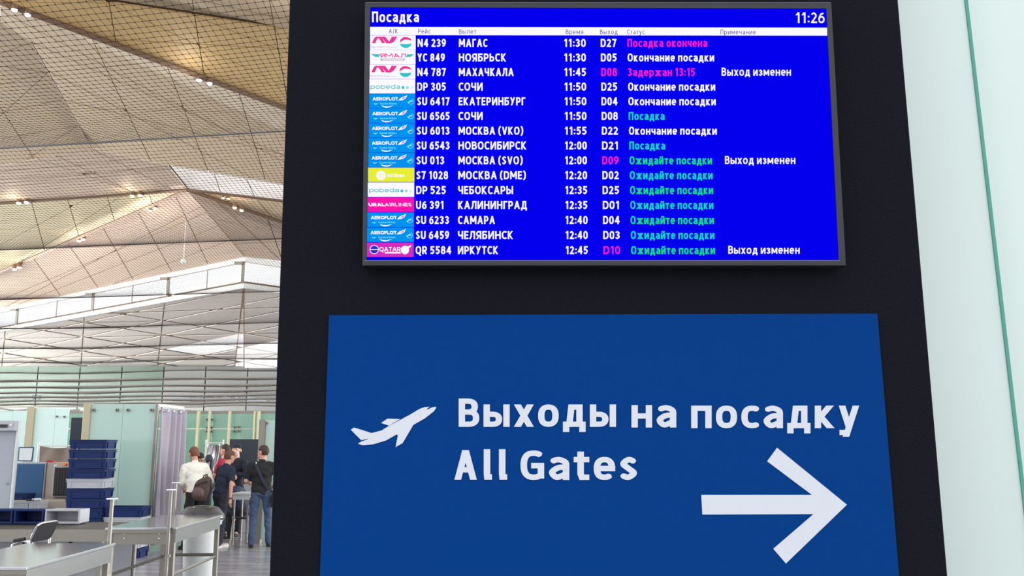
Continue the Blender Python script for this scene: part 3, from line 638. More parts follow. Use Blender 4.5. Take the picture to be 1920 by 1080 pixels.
# far glass wall (y 691..770 of the photograph) and hall end
wall = struct('wall_far', MB().box((-20, YW + .8, 5.2), (110, .3, 10.4)), M['gband2'])
zt, zb_ = zat(687, YW), zat(790, YW)
for i in range(-3, 13):
    x0, x1 = at(-170 + (i + 3) * 79, 720, YW).x, at(-170 + (i + 4) * 79, 720, YW).x
    MB().box(((x0 + x1) / 2, YW + .3, (zt + zb_) / 2), (x1 - x0 - .12, .1, zt - zb_)).build('glass_panel', M['gband' if x1 < at(306, 720, YW).x else 'gband2'], wall)
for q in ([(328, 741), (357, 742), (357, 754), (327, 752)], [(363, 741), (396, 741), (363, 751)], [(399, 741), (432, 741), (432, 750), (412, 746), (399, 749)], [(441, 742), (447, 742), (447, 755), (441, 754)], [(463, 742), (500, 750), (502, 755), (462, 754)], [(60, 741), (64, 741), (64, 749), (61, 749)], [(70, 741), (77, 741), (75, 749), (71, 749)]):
    plate(MB(), q, YW + .2, .04).build('window_or_reflection', M['skyrefl'], wall)  # pale emissive patches standing for windows reflected in the glass wall

# ---------------------------------------------------------------- safety net under the ceiling
H = 2.6; NZ = CH + H
net = thing('safety_net', 'dark knotted safety net stretched flat under the whole folded ceiling', 'net', (-6, 20, NZ))
ua = Vector((-math.cos(R(8.6)), math.sin(R(8.6)), 0)); ub = Vector((-.036, 1, 0)).normalized()
cable_dir = Vector((-math.cos(R(9.8)), math.sin(R(9.8)), 0)); cn = Vector((math.sin(R(9.8)), math.cos(R(9.8)), 0))
C0 = atz(267, 262, NZ).dot(cn); CS = (atz(267, 458, NZ).dot(cn) - C0)
sa, sb = .0181 * H, .0250 * H
def sag(p):
    t = (p.dot(cn) - C0) / CS; f = t - math.floor(t)
    return NZ - .16 * 4 * f * (1 - f) - .05 * math.sin(p.x * .9 + math.floor(t) * 1.7) * 4 * f * (1 - f)
def inside(p): return 3.6 < p.y < 60 and -.70 * p.y - 1.2 < p.x < -.07 * p.y + .3
mb = MB(); org = Vector((-6, 4, 0)); NA, NB = 900, 960
def run(orig, d, step, rad):
    # walk along a cord, emitting thin 3-sided bars in pieces of about step metres
    prev = None; t = 0
    while t < 75:
        p = orig + d * t
        q = Vector((p.x, p.y, sag(p))) if inside(p) else None
        if q is not None and prev is not None:
            u = d.cross(Vector((0, 0, 1))) * rad; v = Vector((0, 0, rad))
            b_ = len(mb.v); mb.v += [tuple(prev + u), tuple(prev - u), tuple(prev - v * 1.4), tuple(q + u), tuple(q - u), tuple(q - v * 1.4)]
            mb.f += [(b_, b_ + 3, b_ + 4, b_ + 1), (b_ + 1, b_ + 4, b_ + 5, b_ + 2), (b_ + 2, b_ + 5, b_ + 3, b_)]; mb.mi += [0, 0, 0]
        prev = q; t += step * max(1, min(2.2, p.y / 14))
for j in range(int(60 / sb)):                       # cords running across
    p = org + ub * (sb * j)
    run(p - ua * 6, ua, .5 * .9, .0015 if p.y < 12 else .0011)
# cords running away
for i in range(-120, 960):
    p = org + ua * (sa * i)
    run(p - ub * .5, ub, .5, .0013)
for j in range(int(28 / sb)):                       # knots on the near part
    for i in range(-130, 520):
        p = org + ua * (sa * i) + ub * (sb * j)
        if inside(p) and p.x > -.62 * p.y - .3 and p.x < -.23 * p.y and p.y < 27:
            q = Vector((p.x, p.y, sag(p))); r = .0052
            b_ = len(mb.v); mb.v += [tuple(q + Vector(o_) * r) for o_ in ((1, 0, 0), (-1, 0, 0), (0, 1.2, 0), (0, -1.2, 0), (0, 0, 1), (0, 0, -1))]
            mb.f += [(b_ + a_, b_ + c_, b_ + e_) for a_ in (0, 1) for c_ in (2, 3) for e_ in (4, 5)]; mb.mi += [0] * 8
nm = mb.build('netting', M['net'], net); nm['kind'] = 'stuff'
for k in range(14):
    c0 = cn * (C0 + CS * k); pts = []
    for s_ in range(-10, 56, 2):
        p = c0 + cable_dir * s_
        if -.75 * p.y - 1.5 < p.x < -.05 * p.y + .5: pts.append((p.x, p.y, NZ))
    if len(pts) > 1: MB().tube([pts[0], pts[-1]], .007 if k == 0 else .006 if k < 5 else .01 if k < 7 else .055, 6).build('support_cable', M['cable' if k == 0 else 'net' if k < 5 else 'hem'], net)
# added area light making the glow below a fold beam; no fitting there
def beam_fill(p0, p1, tgt, power, col):
    a, b = Vector(p0), Vector(p1); c = (a + b) / 2; d = (b - a)
    l = bpy.data.lights.new('beam_fill_light', 'AREA'); l.shape = 'RECTANGLE'; l.size = d.length; l.size_y = .25; l.energy = power; l.color = col
    o = bpy.data.objects.new('beam_fill_light', l); COL.objects.link(o); o.location = c
    zax = (c - Vector(tgt)).normalized(); xax = d.normalized(); yax = zax.cross(xax).normalized(); zax = xax.cross(yax)
    o.rotation_euler = Matrix((xax, yax, zax)).transposed().to_euler(); o['label'] = 'added light for the glow along a ceiling beam'
beam_fill(atz(330, 372, 14.2), atz(20, 512, 13.4), atz(200, 470, 14.2), 300, (1, .94, .96))

# ---------------------------------------------------------------- partitions of the screening area
def vplane(mb, px0, px1, Y, z0, z1, th, yref=835, mi=0):
    x0, x1 = at(px0, yref, Y).x, at(px1, yref, Y).x
    mb.box(((x0 + x1) / 2, Y + th / 2, (z0 + z1) / 2), (x1 - x0, th, z1 - z0), mi=mi); return mb
def fixings(par, pts, Y, r=.03):
    for x, y in pts:
        p = at(x, y, Y); mb = MB(); mb.tube([p + Vector((0, .0, 0)), p - Vector((0, .035, 0))], r, 12); mb.build('point_fixing', M['steelm'], par)
        MB().tube([p - Vector((0, .035, 0)), p - Vector((0, .04, 0))], r * .45, 10).build('fixing_cap', M['dark'], par)
YP = 16.3
pt = thing('glass_partition', 'tall frosted green glass partition with champagne post behind the bin stacks', 'partition', tuple(at(220, 1040, YP)))
zt = zat(757.5, YP); yr = 757
vplane(MB(), 157, 170.5, YP, .0, zt + .01, .12, yr).build('end_post', M['post'], pt, bevel=.005)
vplane(MB(), 171, 231.4, YP + .03, .08, zt, .02, yr).build('glass_pane', M['glass'], pt)
vplane(MB(), 232, 293, YP + .03, .08, zt, .02, yr).build('glass_pane', M['glass'], pt)
vplane(MB(), 171, 293, YP + .02, .0, .08, .05, yr).build('base_rail', M['steelm'], pt)
fixings(pt, [(176.5, 769), (220.5, 769), (241, 769), (285, 769)], YP + .03)
bt = thing('curtained_booth', 'search booth frame with white top rail beside the green glass partition', 'booth', tuple(at(297, 1036, YP)))
XB = at(296.5, 759, YP).x
def yat(px, py, X): d = ray(px, py); return X * d.y / d.x
YE = yat(345, 765, XB)
MB().box((XB - .02, YP + .02, zt / 2), (.055, .06, zt)).build('booth_post', M['steelm'], bt, bevel=.004)
MB().box((XB - .02, YE, zt / 2), (.05, .05, zt)).build('booth_post', M['white'], bt, bevel=.004)
MB().box((XB - .02, (YP + YE) / 2, zt - .02), (.05, YE - YP, .05)).build('top_rail', M['white'], bt)
MB().tube([(XB + .01, YP, zt - .11), (XB + .01, YE, zt - .11)], .012, 8).build('curtain_rod', M['chrome'], bt)
ct = thing('privacy_curtain', 'lilac grey curtain in deep folds hanging in the search booth', 'curtain', (XB, YP, .1))
mb = MB(); nu, nv = 90, 14; v_ = []; f_ = []
for j in range(nv + 1):
    fz = j / nv; z = .10 + (zt - .07 - .10) * fz
    for i in range(nu + 1):
        u = i / nu; y = YP + .06 + (YE - YP - .1) * u
        am = .075 * (1 - .35 * fz); x = XB + .02 + am * math.sin(u * 2 * math.pi * 4.2 + .5 * math.sin(u * 9 + fz)) + .02 * math.sin(u * 31 + fz * 3)
        v_.append((x, y, z + (.03 * math.sin(u * 26) if j == 0 else 0)))
for j in range(nv):
    for i in range(nu): f_.append((j * (nu + 1) + i, j * (nu + 1) + i + 1, (j + 1) * (nu + 1) + i + 1, (j + 1) * (nu + 1) + i))
o = MB().raw(v_, f_).build('cloth', M['curtain'], ct, smooth=True); so = o.modifiers.new('s', 'SOLIDIFY'); so.thickness = .006
for px, py in ((315, 769), (326, 769.5), (339, 770)):
    p = at(px, py, 1); y = yat(px, py, XB + .08); c = Vector((XB + .085, y, zt - .11))
    MB().tube([c + Vector((.0, .028 * math.cos(a * math.pi / 6), .028 * math.sin(a * math.pi / 6))) for a in range(12)], .009, 6, close=True).build('grommet', M['chrome'], ct, smooth=True)

# left hand glass screens
Y2_ = 19.5
for nm_, lab, spec in (('glass_partition', 'bright pale glass screen with champagne post behind the x-ray machine', [('post', 52, 65, 763), ('pane', 66, 104.5, 765), ('pane', 105.5, 130, 766)]),
                       ('glass_partition', 'pale green glass screen at the left edge behind the detector arch', [('pane', -70, 24, 771), ('pane', 25, 50, 770)])):
    t = thing(nm_, lab, 'partition', tuple(at(spec[0][1], 950, Y2_ + (0 if spec[0][0] == 'post' else .4))))
    YY = Y2_ + (0 if spec[0][0] == 'post' else .4)
    for ty, a, b, y in spec:
        z = zat(y, YY)
        if ty == 'post': vplane(MB(), a, b, YY - .05, 0, z, .12, y).build('end_post', M['post'], t)
        else: vplane(MB(), a, b, YY, .05, z, .02, y).build('glass_pane', M['glassl'], t)
    if spec[0][0] == 'post': fixings(t, [(107.5, 781), (121.5, 781.5), (118, 781.3)][:2], YY, .022)
t = thing('charcoal_board', 'narrow dark grey board standing between the pale glass and the champagne post', 'board', tuple(at(145, 950, 20.4)))
vplane(MB(), 134, 156, 20.4, .15, zat(783, 20.4), .04, 783).build('board', M['panel'], t)
for a in (135, 154): vplane(MB(), a, a + 2, 20.45, 0, .2, .3, 783).build('foot', M['steelm'], t)

# green glass wall behind the people
YG = 24.0
gw = thing('green_glass_wall', 'long wall of green glass panes with slim pale posts behind the queue', 'glass wall', tuple(at(420, 960, YG)))
zt2, zj = zat(776, YG), zat(804, YG)
edges = [-90, -20, 50, 120, 190, 260, 335, 368, 398, 429, 449, 476, 505, 560]
for a, b in zip(edges, edges[1:]):
    for z0, z1 in ((.05, zj - .012), (zj + .012, zt2)): vplane(MB(), a + .6, b - .6, YG, z0, z1, .03, 790).build('glass_pane', M['glassd'], gw)
for x, w_ in ((370.5, 4), (391.5, 3), (429, 3.4), (476.5, 3.2), (484, 4)):
    vplane(MB(), x - w_ / 2, x + w_ / 2, YG - .25, 0, zt2 + .06, .1, 790).build('post', M['cream'], gw)
vplane(MB(), -90, 560, YG + .0, zt2, zt2 + .08, .06, 790).build('head_rail', M['steelm'], gw)
fixings(gw, [(389, 787), (397, 787), (389, 802), (397, 802), (388.5, 809), (396, 809.5), (441, 801.5), (448.5, 801), (440, 809), (448, 808.5), (386, 836), (386, 844)], YG - .02, .035)

# drooping hem of the net beyond the booth
hp_ = [at(x, y, 32) for x, y in ((346, 769), (372, 771), (400, 777), (430, 783), (470, 787), (500, 785), (540, 779))]
MB().tube(hp_, [.02, .03, .045, .05, .05, .05, .04], 6).build('drooping_hem', M['hem'], net)
hp_ = [at(x, y, 30) for x, y in ((-40, 768), (0, 766), (30, 770), (60, 767), (110, 772), (150, 768))]
MB().tube(hp_, .035, 6).build('drooping_hem', M['hem'], net)

# right hand partition by the pylon
YR = 17.5
t = thing('glass_partition', 'pale glass partition with grey post at the right, partly behind the pylon', 'partition', tuple(at(500, 990, YR)))
vplane(MB(), 486, 497.5, YR - .05, 0, zat(787, YR), .12, 790).build('end_post', M['steelm'], t)
vplane(MB(), 498, 545, YR, .08, zat(788, YR), .02, 790).build('glass_pane', M['glass'], t)
fixings(t, [(500.5, 793.5)], YR, .025)
t = thing('charcoal_screen', 'large dark blue grey display board behind the officer', 'board', tuple(at(457, 960, 20.8)))
vplane(MB(), 431, 486, 20.8, .3, zat(823.5, 20.8), .05, 824).build('board', M['panel'], t)
for a in (434, 480): vplane(MB(), a, a + 3, 20.8, 0, .3, .4, 824).build('foot', M['steelm'], t)
# sheet screens
def sheet_screen(name, lab, px0, px1, py, Y, m, zlow):
    t = thing(name, lab, 'screen', tuple(at(px0, 950, Y))); x0, x1 = at(px0, py, Y).x, at(px1, py, Y).x; z = zat(py, Y)
    v_ = []; f_ = []; n_ = 24
    for j in range(9):
        for i in range(n_ + 1):
            u = i / n_; zz = z - (z - zlow) * j / 8
            v_.append((x0 + (x1 - x0) * u, Y + .03 * math.sin(u * 11 + j * .7) + .02 * math.sin(u * 5 - j), zz - .04 * math.sin(u * math.pi)))
    for j in range(8):
        for i in range(n_): a = j * (n_ + 1) + i; f_.append((a, a + 1, a + n_ + 2, a + n_ + 1))
    MB().raw(v_, f_).build('sheet', m, t, smooth=True)
    for x in (x0 - .03, x1 + .03): MB().tube([(x, Y, 0), (x, Y, z + .08)], .018, 8).build('pole', M['white'], t)
    MB().tube([(x0 - .03, Y, z + .01), (x1 + .03, Y, z + .01)], .012, 8).build('cross_bar', M['white'], t)
sheet_screen('sheet_screen', 'crinkled silver grey sheet screen on white poles behind the woman', 389, 416, 831.5, 20.3, M['foil'], .9)
sheet_screen('sheet_screen', 'taupe fabric screen on white poles above the x-ray machine', 75, 142, 836.5, 18.8, M['fabric'], .9)

# ---------------------------------------------------------------- x-ray machine, detector arch, roller track
YX = 17.0
t = thing('xray_scanner', 'beige baggage x-ray scanner with blue side panel and curtained tunnel', 'scanner', tuple(at(90, 960, YX)))
zt = zat(867.5, YX); zb2 = zat(936, YX)
vplane(MB(), 88.5, 170, YX + .02, .1, zt, 1.2, 870).build('cabinet', M['machine'], t, bevel=.01)
vplane(MB(), 29.5, 83, YX - .02, zb2, zt - .02, .5, 870).build('blue_panel', M['machb'], t, bevel=.008)
vplane(MB(), 26, 86, YX + .0, zb2 - .4, zt, .45, 870).build('panel_frame', M['bgrey'], t)
vplane(MB(), 101, 150, YX - .06, zat(931, YX), zat(874, YX), .09, 870).build('tunnel_frame', M['bgrey'], t)
vplane(MB(), 103.5, 150, YX - .08, zat(929, YX), zat(876.5, YX), .03, 870).build('tunnel', M['dark'], t)
for i in range(7):
    a = 104 + i * 5; vplane(MB(), a, a + 4.4, YX - .1 - .006 * (i % 2), zat(927, YX), zat(878, YX), .008, 870).build('lead_strip', M['dgrey'], t)
vplane(MB(), -40, 170, YX - .5, zat(957, YX - .5), zat(938, YX - .5), .5, 940).build('belt_bed', M['machine'], t, bevel=.01)
vplane(MB(), -40, 170, YX - .45, .0, .2, .4, 940).build('base', M['bgrey'], t)
vplane(MB(), -40, 170, YX - .42, .2, zat(957, YX - .5), .35, 940).build('under_panel', M['machine'], t)
p = at(122, 870, YX - .05)
MB().tube([p, p - Vector((0, .05, 0))], .03, 12).build('button_collar', M['orange'], t); p = at(124.5, 871, YX - .1); MB().ell(p, (.022, .02, .022)).build('stop_button', M['red'], t)
vplane(MB(), 101, 107, YX - .07, zat(874, YX), zat(871, YX), .01, 870).build('rating_plate', M['white'], t)
t = thing('notice_board', 'white notice in a thin blue frame standing on the scanner', 'notice', tuple(at(48, 866, YX + .2)))
plate(MB(), [(34.5, 838), (63.5, 838), (60.5, 865), (32, 865)], YX + .2, .02).build('frame', M['machb'], t)
plate(MB(), [(37, 840.2), (61.3, 840.2), (58.3, 863), (35, 863)], YX + .19, .008).build('sheet', M['white'], t)
t = thing('red_tray', 'small red tray lying on top of the scanner', 'tray', tuple(at(92, 868, YX + .1)))
vplane(MB(), 86, 99, YX + .05, zt + .004, zt + .025, .12, 870).build('tray_base', M['red'], t); vplane(MB(), 87, 98, YX + .04, zt + .025, zt + .04, .02, 870).build('tray_lip', M['red'], t)
# red stripe under
YA = 15.4
t = thing('metal_detector_arch', 'grey walk-through metal detector arch at the left edge', 'detector', tuple(at(0, 1030, YA)))
za = zat(790, YA)
vplane(MB(), -75, 31, YA, 0.02, za, .05, 795).build('side_panel', M['arch'], t, bevel=.01)
vplane(MB(), 31, 35.5, YA - .03, 0, za + .02, .07, 795).build('edge_profile', M['archedge'], t, bevel=.01)
vplane(MB(), -60, 29, YA - .1, zat(808, YA), zat(789, YA), .1, 795).build('control_box', M['bgrey'], t, bevel=.008)
for i in range(5): vplane(MB(), -3 + i * 3.6, -.6 + i * 3.6, YA - .115, zat(802 , YA), zat(796, YA), .015, 795).build('key', M['dgrey'], t)
vplane(MB(), 18, 22, YA - .115, zat(799, YA), zat(795, YA), .015, 795).build('indicator', M['white'], t)
vplane(MB(), -80, 36, YA - .06, 0, .03, .35, 1000).build('foot_plate', M['archedge'], t)
p = at(14, 907, YA); MB().tube([p, p - Vector((0, .01, 0))], .022, 12).build('lock', M['steelm'], t)

ZC = .80; YC0 = atz(205, 993, ZC).y; YC1 = YC0 + 1.1; xe = atz(203, 993, ZC).x
t = thing('roller_track', 'steel roller track running across behind the steel tables', 'conveyor', (xe - 2, YC0, 0))
MB().box(((xe - 9) / 2 - .0 + xe / 2, YC0, ZC - .07), (9, .03, .14)).build('front_rail', M['steelm'], t)
MB().box((xe - 4.5, YC1, ZC - .06), (9, .03, .12)).build('rear_rail', M['steelm'], t)
t.location = (xe - 2, YC0, 0); t.children[0].data.transform(Matrix.Translation((xe - 4.5 - ((xe - 9) / 2 + xe / 2), 0, 0)))
for ch in t.children: ch.matrix_parent_inverse = Matrix.Translation(-t.location)
rm = None
for i in range(58):
    x = xe - .06 - i * .085
    if rm is None:
        r0 = MB().tube([(0, YC0 + .02, 0), (0, YC1 - .02, 0)], .03, 10).build('roller', mat('roller_steel', (98, 94, 92), .4, metal=.4), t); rm = r0; r0.location = (x, 0, ZC - .03)
    else:
        c = rm.copy(); COL.objects.link(c); c.location.x = x
for x in (xe - .1, xe - 2.3, xe - 4.5):
    for y in (YC0 + .05, YC1 - .05): MB().box((x, y, (ZC - .1) / 2), (.06, .05, ZC - .1)).build('leg', M['steelm'], t)
MB().box((xe - 2.3, YC1 - .1, .35), (4.4, .02, .5)).build('back_panel', M['bgrey'], t)
for x in (xe - .9, xe - 1.5): MB().box((x, YC1 - .13, .35), (.03, .03, .5)).build('panel_rib', M['dark'], t)

# ---------------------------------------------------------------- trays (security bins)
def make_bin(m, L=.6, W=.4, Hh=.16):
    t = thing('security_tray', '', 'tray', (0, 0, 0), local=True); th = .012; k = .94
    mb = MB(); h = Hh - .01
    def wall(a, b, c, d): mb.hexa(a, b)
    def rect(l, w_, z): return [Vector((-l / 2, -w_ / 2, z)), Vector((l / 2, -w_ / 2, z)), Vector((l / 2, w_ / 2, z)), Vector((-l / 2, w_ / 2, z))]
    o0, o1 = rect(L * k, W * k, 0), rect(L * .98, W * .98, h); i0, i1 = rect(L * k - .03, W * k - .03, .015), rect(L * .98 - .03, W * .98 - .03, h)
    vs = o0 + o1 + i0 + i1; fs = [(3, 2, 1, 0), (8, 9, 10, 11)]
    for i in range(4):
        j = (i + 1) % 4; fs += [(i, j, 4 + j, 4 + i), (4 + i, 4 + j, 12 + j, 12 + i), (8 + j, 8 + i, 12 + i, 12 + j)]
    MB().raw(vs, fs).build('body', m, t)
    mb = MB(); 
    for z, e in ((h - .004, 0), (h - .034, -.004)):
        for sx, sy, dx, dy in ((0, -1, L + e, .014), (0, 1, L + e, .014), (-1, 0, .014, W + e), (1, 0, .014, W + e)): mb.box((sx * (L + e) / 2, sy * (W + e) / 2, z), (dx, dy, .012))
    r = mb.build('rim', m, t); r['kind'] = 'stuff' if False else r.get('kind', ''); del r['kind']
    for x in (-L / 2 + .07, L / 2 - .07): MB().box((x, -W / 2 + .008, h / 2 - .01), (.014, .022, h - .05)).build('rib', m, t)
    for y in (-W / 2 + .06, W / 2 - .06): MB().box((L / 2 - .008, y, h / 2 - .01), (.022, .014, h - .05)).build('rib', m, t)
    return t
Yf = 15.15; x0, x1 = at(131, 824, Yf).x, at(201.5, 824, Yf).x; Yb = yat(221.5, 824, x1)
Lb, Wb = x1 - x0, Yb - Yf; zt = zat(823.5, Yf); pitch = (zt - zat(971.5, Yf)) / 8
pb, pg = make_bin(M['bblue'], Lb, Wb, pitch), make_bin(M['bgrey'], Lb, Wb, pitch)
used = {}
def put(proto, loc, label, group, rot=(0, 0, 0)):
    o = copy_tree(proto) if used.get(proto.name) else proto
    used[proto.name] = 1; o.location = loc; o.rotation_euler = rot; tag(o, label, 'tray', group); return o
nb = int(zt / pitch)
dz = zt - nb * pitch
for i in range(nb):
    c = pg if i == 4 else pb; z = zt - (i + 1) * pitch
    jx = random.uniform(-.008, .008)
    put(c, ((x0 + x1) / 2 + jx, (Yf + Yb) / 2, z), ('grey' if i == 4 else 'blue') + ' security tray in the tall stack, ' + ORD[i], 'tall stack of trays')
t = thing('tray_dolly', 'low black dolly under the tall stack of trays', 'dolly', ((x0 + x1) / 2, (Yf + Yb) / 2, 0), local=True)
MB().box((0, 0, dz - .015), (Lb, Wb, .03)).build('deck', M['dark'], t)
for sx in (-1, 1):
    for sy in (-1, 1): MB().tube([(sx * Lb * .4 - .01, sy * Wb * .4, dz / 2 - .012), (sx * Lb * .4 + .01, sy * Wb * .4, dz / 2 - .012)], max(.02, dz / 2 - .015), 10).build('wheel', M['dgrey'], t)
Yf2 = atz(262, 1049, 0).y; xr_ = at(263, 955, Yf2).x; zt2_ = zat(950, Yf2); p2 = zt2_ / 5
L2 = xr_ - at(192, 955, Yf2).x
for i in range(5):
    c = pb if i in (0, 4) else pg
    o = put(c, (xr_ - L2 / 2, Yf2 + Wb / 2 + .06, zt2_ - (i + 1) * p2), ('blue' if i in (0, 4) else 'grey') + ' security tray in the short stack beside the tall one, ' + ORD[i], 'short stack of trays')
    o.scale = (L2 / Lb, 1, p2 / pitch * .99)
# trays standing on edge on the roller track
for a, b, c, lab in ((-44, 22.5, pb, 'blue tray tipped on its side on the roller track at the left frame edge'), (26, 81, pb, 'blue tray tipped on its side on the roller track, beside the grey one'), (84, 149, pg, 'grey tray tipped on its side on the roller track, open end forward')):
    Yk = YC0 + .72; xa, xb = at(a, 970, Yk).x, at(b, 970, Yk).x; z1 = zat(957.5, Yk)
    m = M['bblue'] if c is pb else M['bgrey']; hh = z1 - ZC
    t = thing('tipped_tray', lab, 'tray', ((xa + xb) / 2, Yk, ZC + .014), 'trays tipped on the roller track', local=True)
    W_ = xb - xa; d = .3; w0 = .02
    mb = MB(); mb.box((0, d / 2, .008), (W_, d, .016)); mb.box((0, d / 2, hh - .008), (W_, d, .016)); mb.box((-W_ / 2 + .008, d / 2, hh / 2), (.016, d, hh - .03)); mb.box((W_ / 2 - .008, d / 2, hh / 2), (.016, d, hh - .03)); mb.box((0, d - .01, hh / 2), (W_ - .02, .016, hh - .02))
    v = MB(); o_ = [Vector((-W_ / 2, 0, 0)), Vector((W_ / 2, 0, 0)), Vector((W_ / 2, 0, hh)), Vector((-W_ / 2, 0, hh))]; i_ = [Vector((-W_ / 2 + w0, 0, w0)), Vector((W_ / 2 - w0, 0, w0)), Vector((W_ / 2 - w0, 0, hh - w0)), Vector((-W_ / 2 + w0, 0, hh - w0))]
    D_ = Vector((0, d, 0)); s_ = Vector((0, d - .02, 0))
    ob = [p * .96 + Vector((0, 0, hh * .02)) + D_ for p in o_]; ib = [p * .95 + Vector((0, 0, hh * .025)) + s_ for p in i_]
    vs = o_ + i_ + ob + ib; fs = [(8, 9, 10, 11)[::-1], (12, 13, 14, 15)]
    for i in range(4): j = (i + 1) % 4; fs += [(i, j, 4 + j, 4 + i), (j, i, 8 + i, 8 + j), (4 + i, 4 + j, 12 + j, 12 + i)]
    v.raw(vs, fs).build('body', m, t)
    e = MB(); 
    for i in range(4):
        j = (i + 1) % 4; e.tube([o_[i] + Vector((0, .01, 0)), o_[j] + Vector((0, .01, 0))], .008, 6)
    vs = MB().tube([p + Vector((0, .01, 0)) for p in o_], .009, 6, close=True).build('rim', m, t)
# small trays on the scanner belt bed
for a, b, y0, y1, m, lab in ((10, 51, 926, 937.5, 'bblue', 'low blue tray on the scanner bed by the arch'), (16, 53, 942, 958, 'bgrey', 'grey tray on the floor side of the scanner near the arch'), (54, 74, 940.5, 958, 'bgrey', 'pale grey box beside the grey tray under the scanner')):
    Yk = YX - .48 if y0 < 940 else YX - .95; xa, xb = at(a, y0, Yk).x, at(b, y0, Yk).x; z0, z1 = zat(y1, Yk), zat(y0, Yk)
    if y0 > 940 or m == 'bgrey': z0 = 0
    q = make_bin(M[m], xb - xa, .3, z1 - z0 + .01); q.location = ((xa + xb) / 2, Yk + .15, z0); tag(q, lab, 'tray')
t = thing('hand_scanner', 'white hand wand lying across the grey tray near the arch', 'scanner wand', tuple(at(58, 941, YX - .8)))
p = at(50, 937.5, YX - .8); MB().tube([p, p + Vector((.1, .0, 0)), p + Vector((.13, 0, .002))], [.016, .018, .03], 8).build('handle', M['dgrey'], t); MB().tube([p + Vector((.1, 0, .005)), p + Vector((.24, .0, .01))], .022, 8).build('paddle', M['white'], t)

# ---------------------------------------------------------------- steel tables and posts
ZT = .9
def table(label, near_r, far_r, wid, skew=0):
    N = atz(*near_r, ZT); Fp = atz(*far_r, ZT); d = (Fp - N); L = d.length; ang = math.atan2(-d.x, d.y)
    t = thing('steel_table', label, 'table', (N.x, N.y, 0), 'steel search tables', local=True, rz=ang)
    # local: x from -wid to 0, y from 0 to L
    mb = MB(); mb.box((-wid / 2, L / 2, ZT - .012), (wid, L, .024)); mb.build('tabletop', M['top'], t, bevel=.004)
    MB().box((-wid / 2, .012, ZT - .04), (wid, .004, .035)).build('front_lip', M['steelm'], t)
    MB().box((-.03, L / 2, ZT - .10), (.02, L - .08, .14)).build('side_apron', M['steel'], t)
    MB().box((-wid + .03, L / 2, ZT - .10), (.02, L - .08, .14)).build('side_apron', M['steel'], t)
    MB().box((-wid / 2, .05, ZT - .11), (wid - .12, .02, .15)).build('end_apron', M['steelm'], t)
    MB().box((-wid / 2, L - .05, ZT - .11), (wid - .12, .02, .15)).build('end_apron', M['steelm'], t)
    for x in (-.05, -wid + .05):
        for y in (.06, L - .06):
            mb = MB(); mb.box((x - .022, y, (ZT - .03) / 2), (.006, .06, ZT - .03)); mb.box((x + .022, y, (ZT - .03) / 2), (.006, .06, ZT - .03)); mb.box((x, y + .027, (ZT - .03) / 2), (.044, .006, ZT - .03))
            vs = [(-.025, -.03), (.025, -.03), (.025, .03), (-.025, .03), (-.025, .018), (.014, .018), (.014, -.018), (-.025, -.018)]
            q = MB(); n = 8; V0 = [Vector((x + a, y + b, 0)) for a, b in vs]; V1 = [p + Vector((0, 0, ZT - .03)) for p in V0]
            q.raw(V0 + V1, [tuple(range(8))[::-1], tuple(range(8, 16))] + [(i, (i + 1) % 8, (i + 1) % 8 + 8, i + 8) for i in range(8)]).build('leg', M['steelm'], t)
    MB().tube([(-.05, .08, .38), (-.05, L - .08, .38)], .02, 4).build('side_stretcher', M['steelm'], t)
    MB().tube([(-wid + .05, .08, .38), (-wid + .05, L - .08, .38)], .02, 4).build('side_stretcher', M['steelm'], t)
    MB().tube([(-.06, L - .08, .4), (-wid + .06, L - .08, .4)], .02, 4).build('end_stretcher', M['steelm'], t)
    for x in (-.2, -wid + .2):
        for z in (ZT - .07, ZT - .12): MB().ell((x, .037, z), (.008, .004, .008), 8, 5).build('bolt', M['chrome'], t)
    return t, N, Fp
T1, N1, F1 = table('long polished steel table in the left foreground corner', (50, 1063), (217, 1018), .82)
T2, N2, F2 = table('polished steel table standing beside the white litter bin', (331, 989), (418, 965), .78)
def post(lab, px, py, Y, zl):
    p = at(px, py, Y); t = thing('slim_post', lab, 'post', (p.x, p.y, zl), 'flat topped posts at the steel tables', local=True)
    MB().box((0, 0, (p.z - zl) / 2), (.028, .028, p.z - zl)).build('upright', M['steelm'], t, bevel=.003)
    MB().lathe([(.05, p.z - zl - .0), (.055, p.z - zl + .006), (.05, p.z - zl + .012)], n=16).build('flat_head', M['white'], t)
    MB().box((0, .02, .06), (.05, .04, .03)).build('clamp', M['steelm'], t); MB().box((0, .02, .3), (.05, .04, .03)).build('clamp', M['steelm'], t)
post('slim upright post with flat top at the foreground table, left of the others', 210.5, 936.5, F1.y + .04, .3)
post('slim upright post with flat top on the near leg of the middle table', 321, 919.5, N2.y - .05, .3)
post('slim upright post with flat top at the far edge of the middle table', 330, 906, F2.y + .06, .0)

# litter bin
Yc = F2.y + .42; c = at(379, 960, Yc); k = 1 / F * Yc
t = thing('litter_bin', 'large round white litter bin with a glossy dark grey lid', 'bin', (c.x, c.y, 0), local=True)
zl = zat(975, Yc - .2)
MB().lathe([(.185, 0), (.2, .02), (.235, zl - .1), (.24, zl - .08), (.265, zl - .075), (.268, zl - .03), (.28, zl - .025), (.28, zl)], n=40).build('body', M['white'], t, smooth=True)
zt_ = zat(949, Yc)
MB().lathe([(.295, zl - .01), (.302, zl + .01), (.298, zl + .05), (.27, zl + .085), (.22, zt_ - .02), (.19, zt_ - .008), (.16, zt_ - .02), (.02, zt_ - .035)], n=40).build('lid', M['dgrey'], t, smooth=True)
MB().lathe([(.13, zt_ - .03), (.12, zt_ + .004), (.05, zt_ + .008), (.01, zt_ + .008)], n=30).build('swing_flap', M['dgrey'], t, smooth=True)

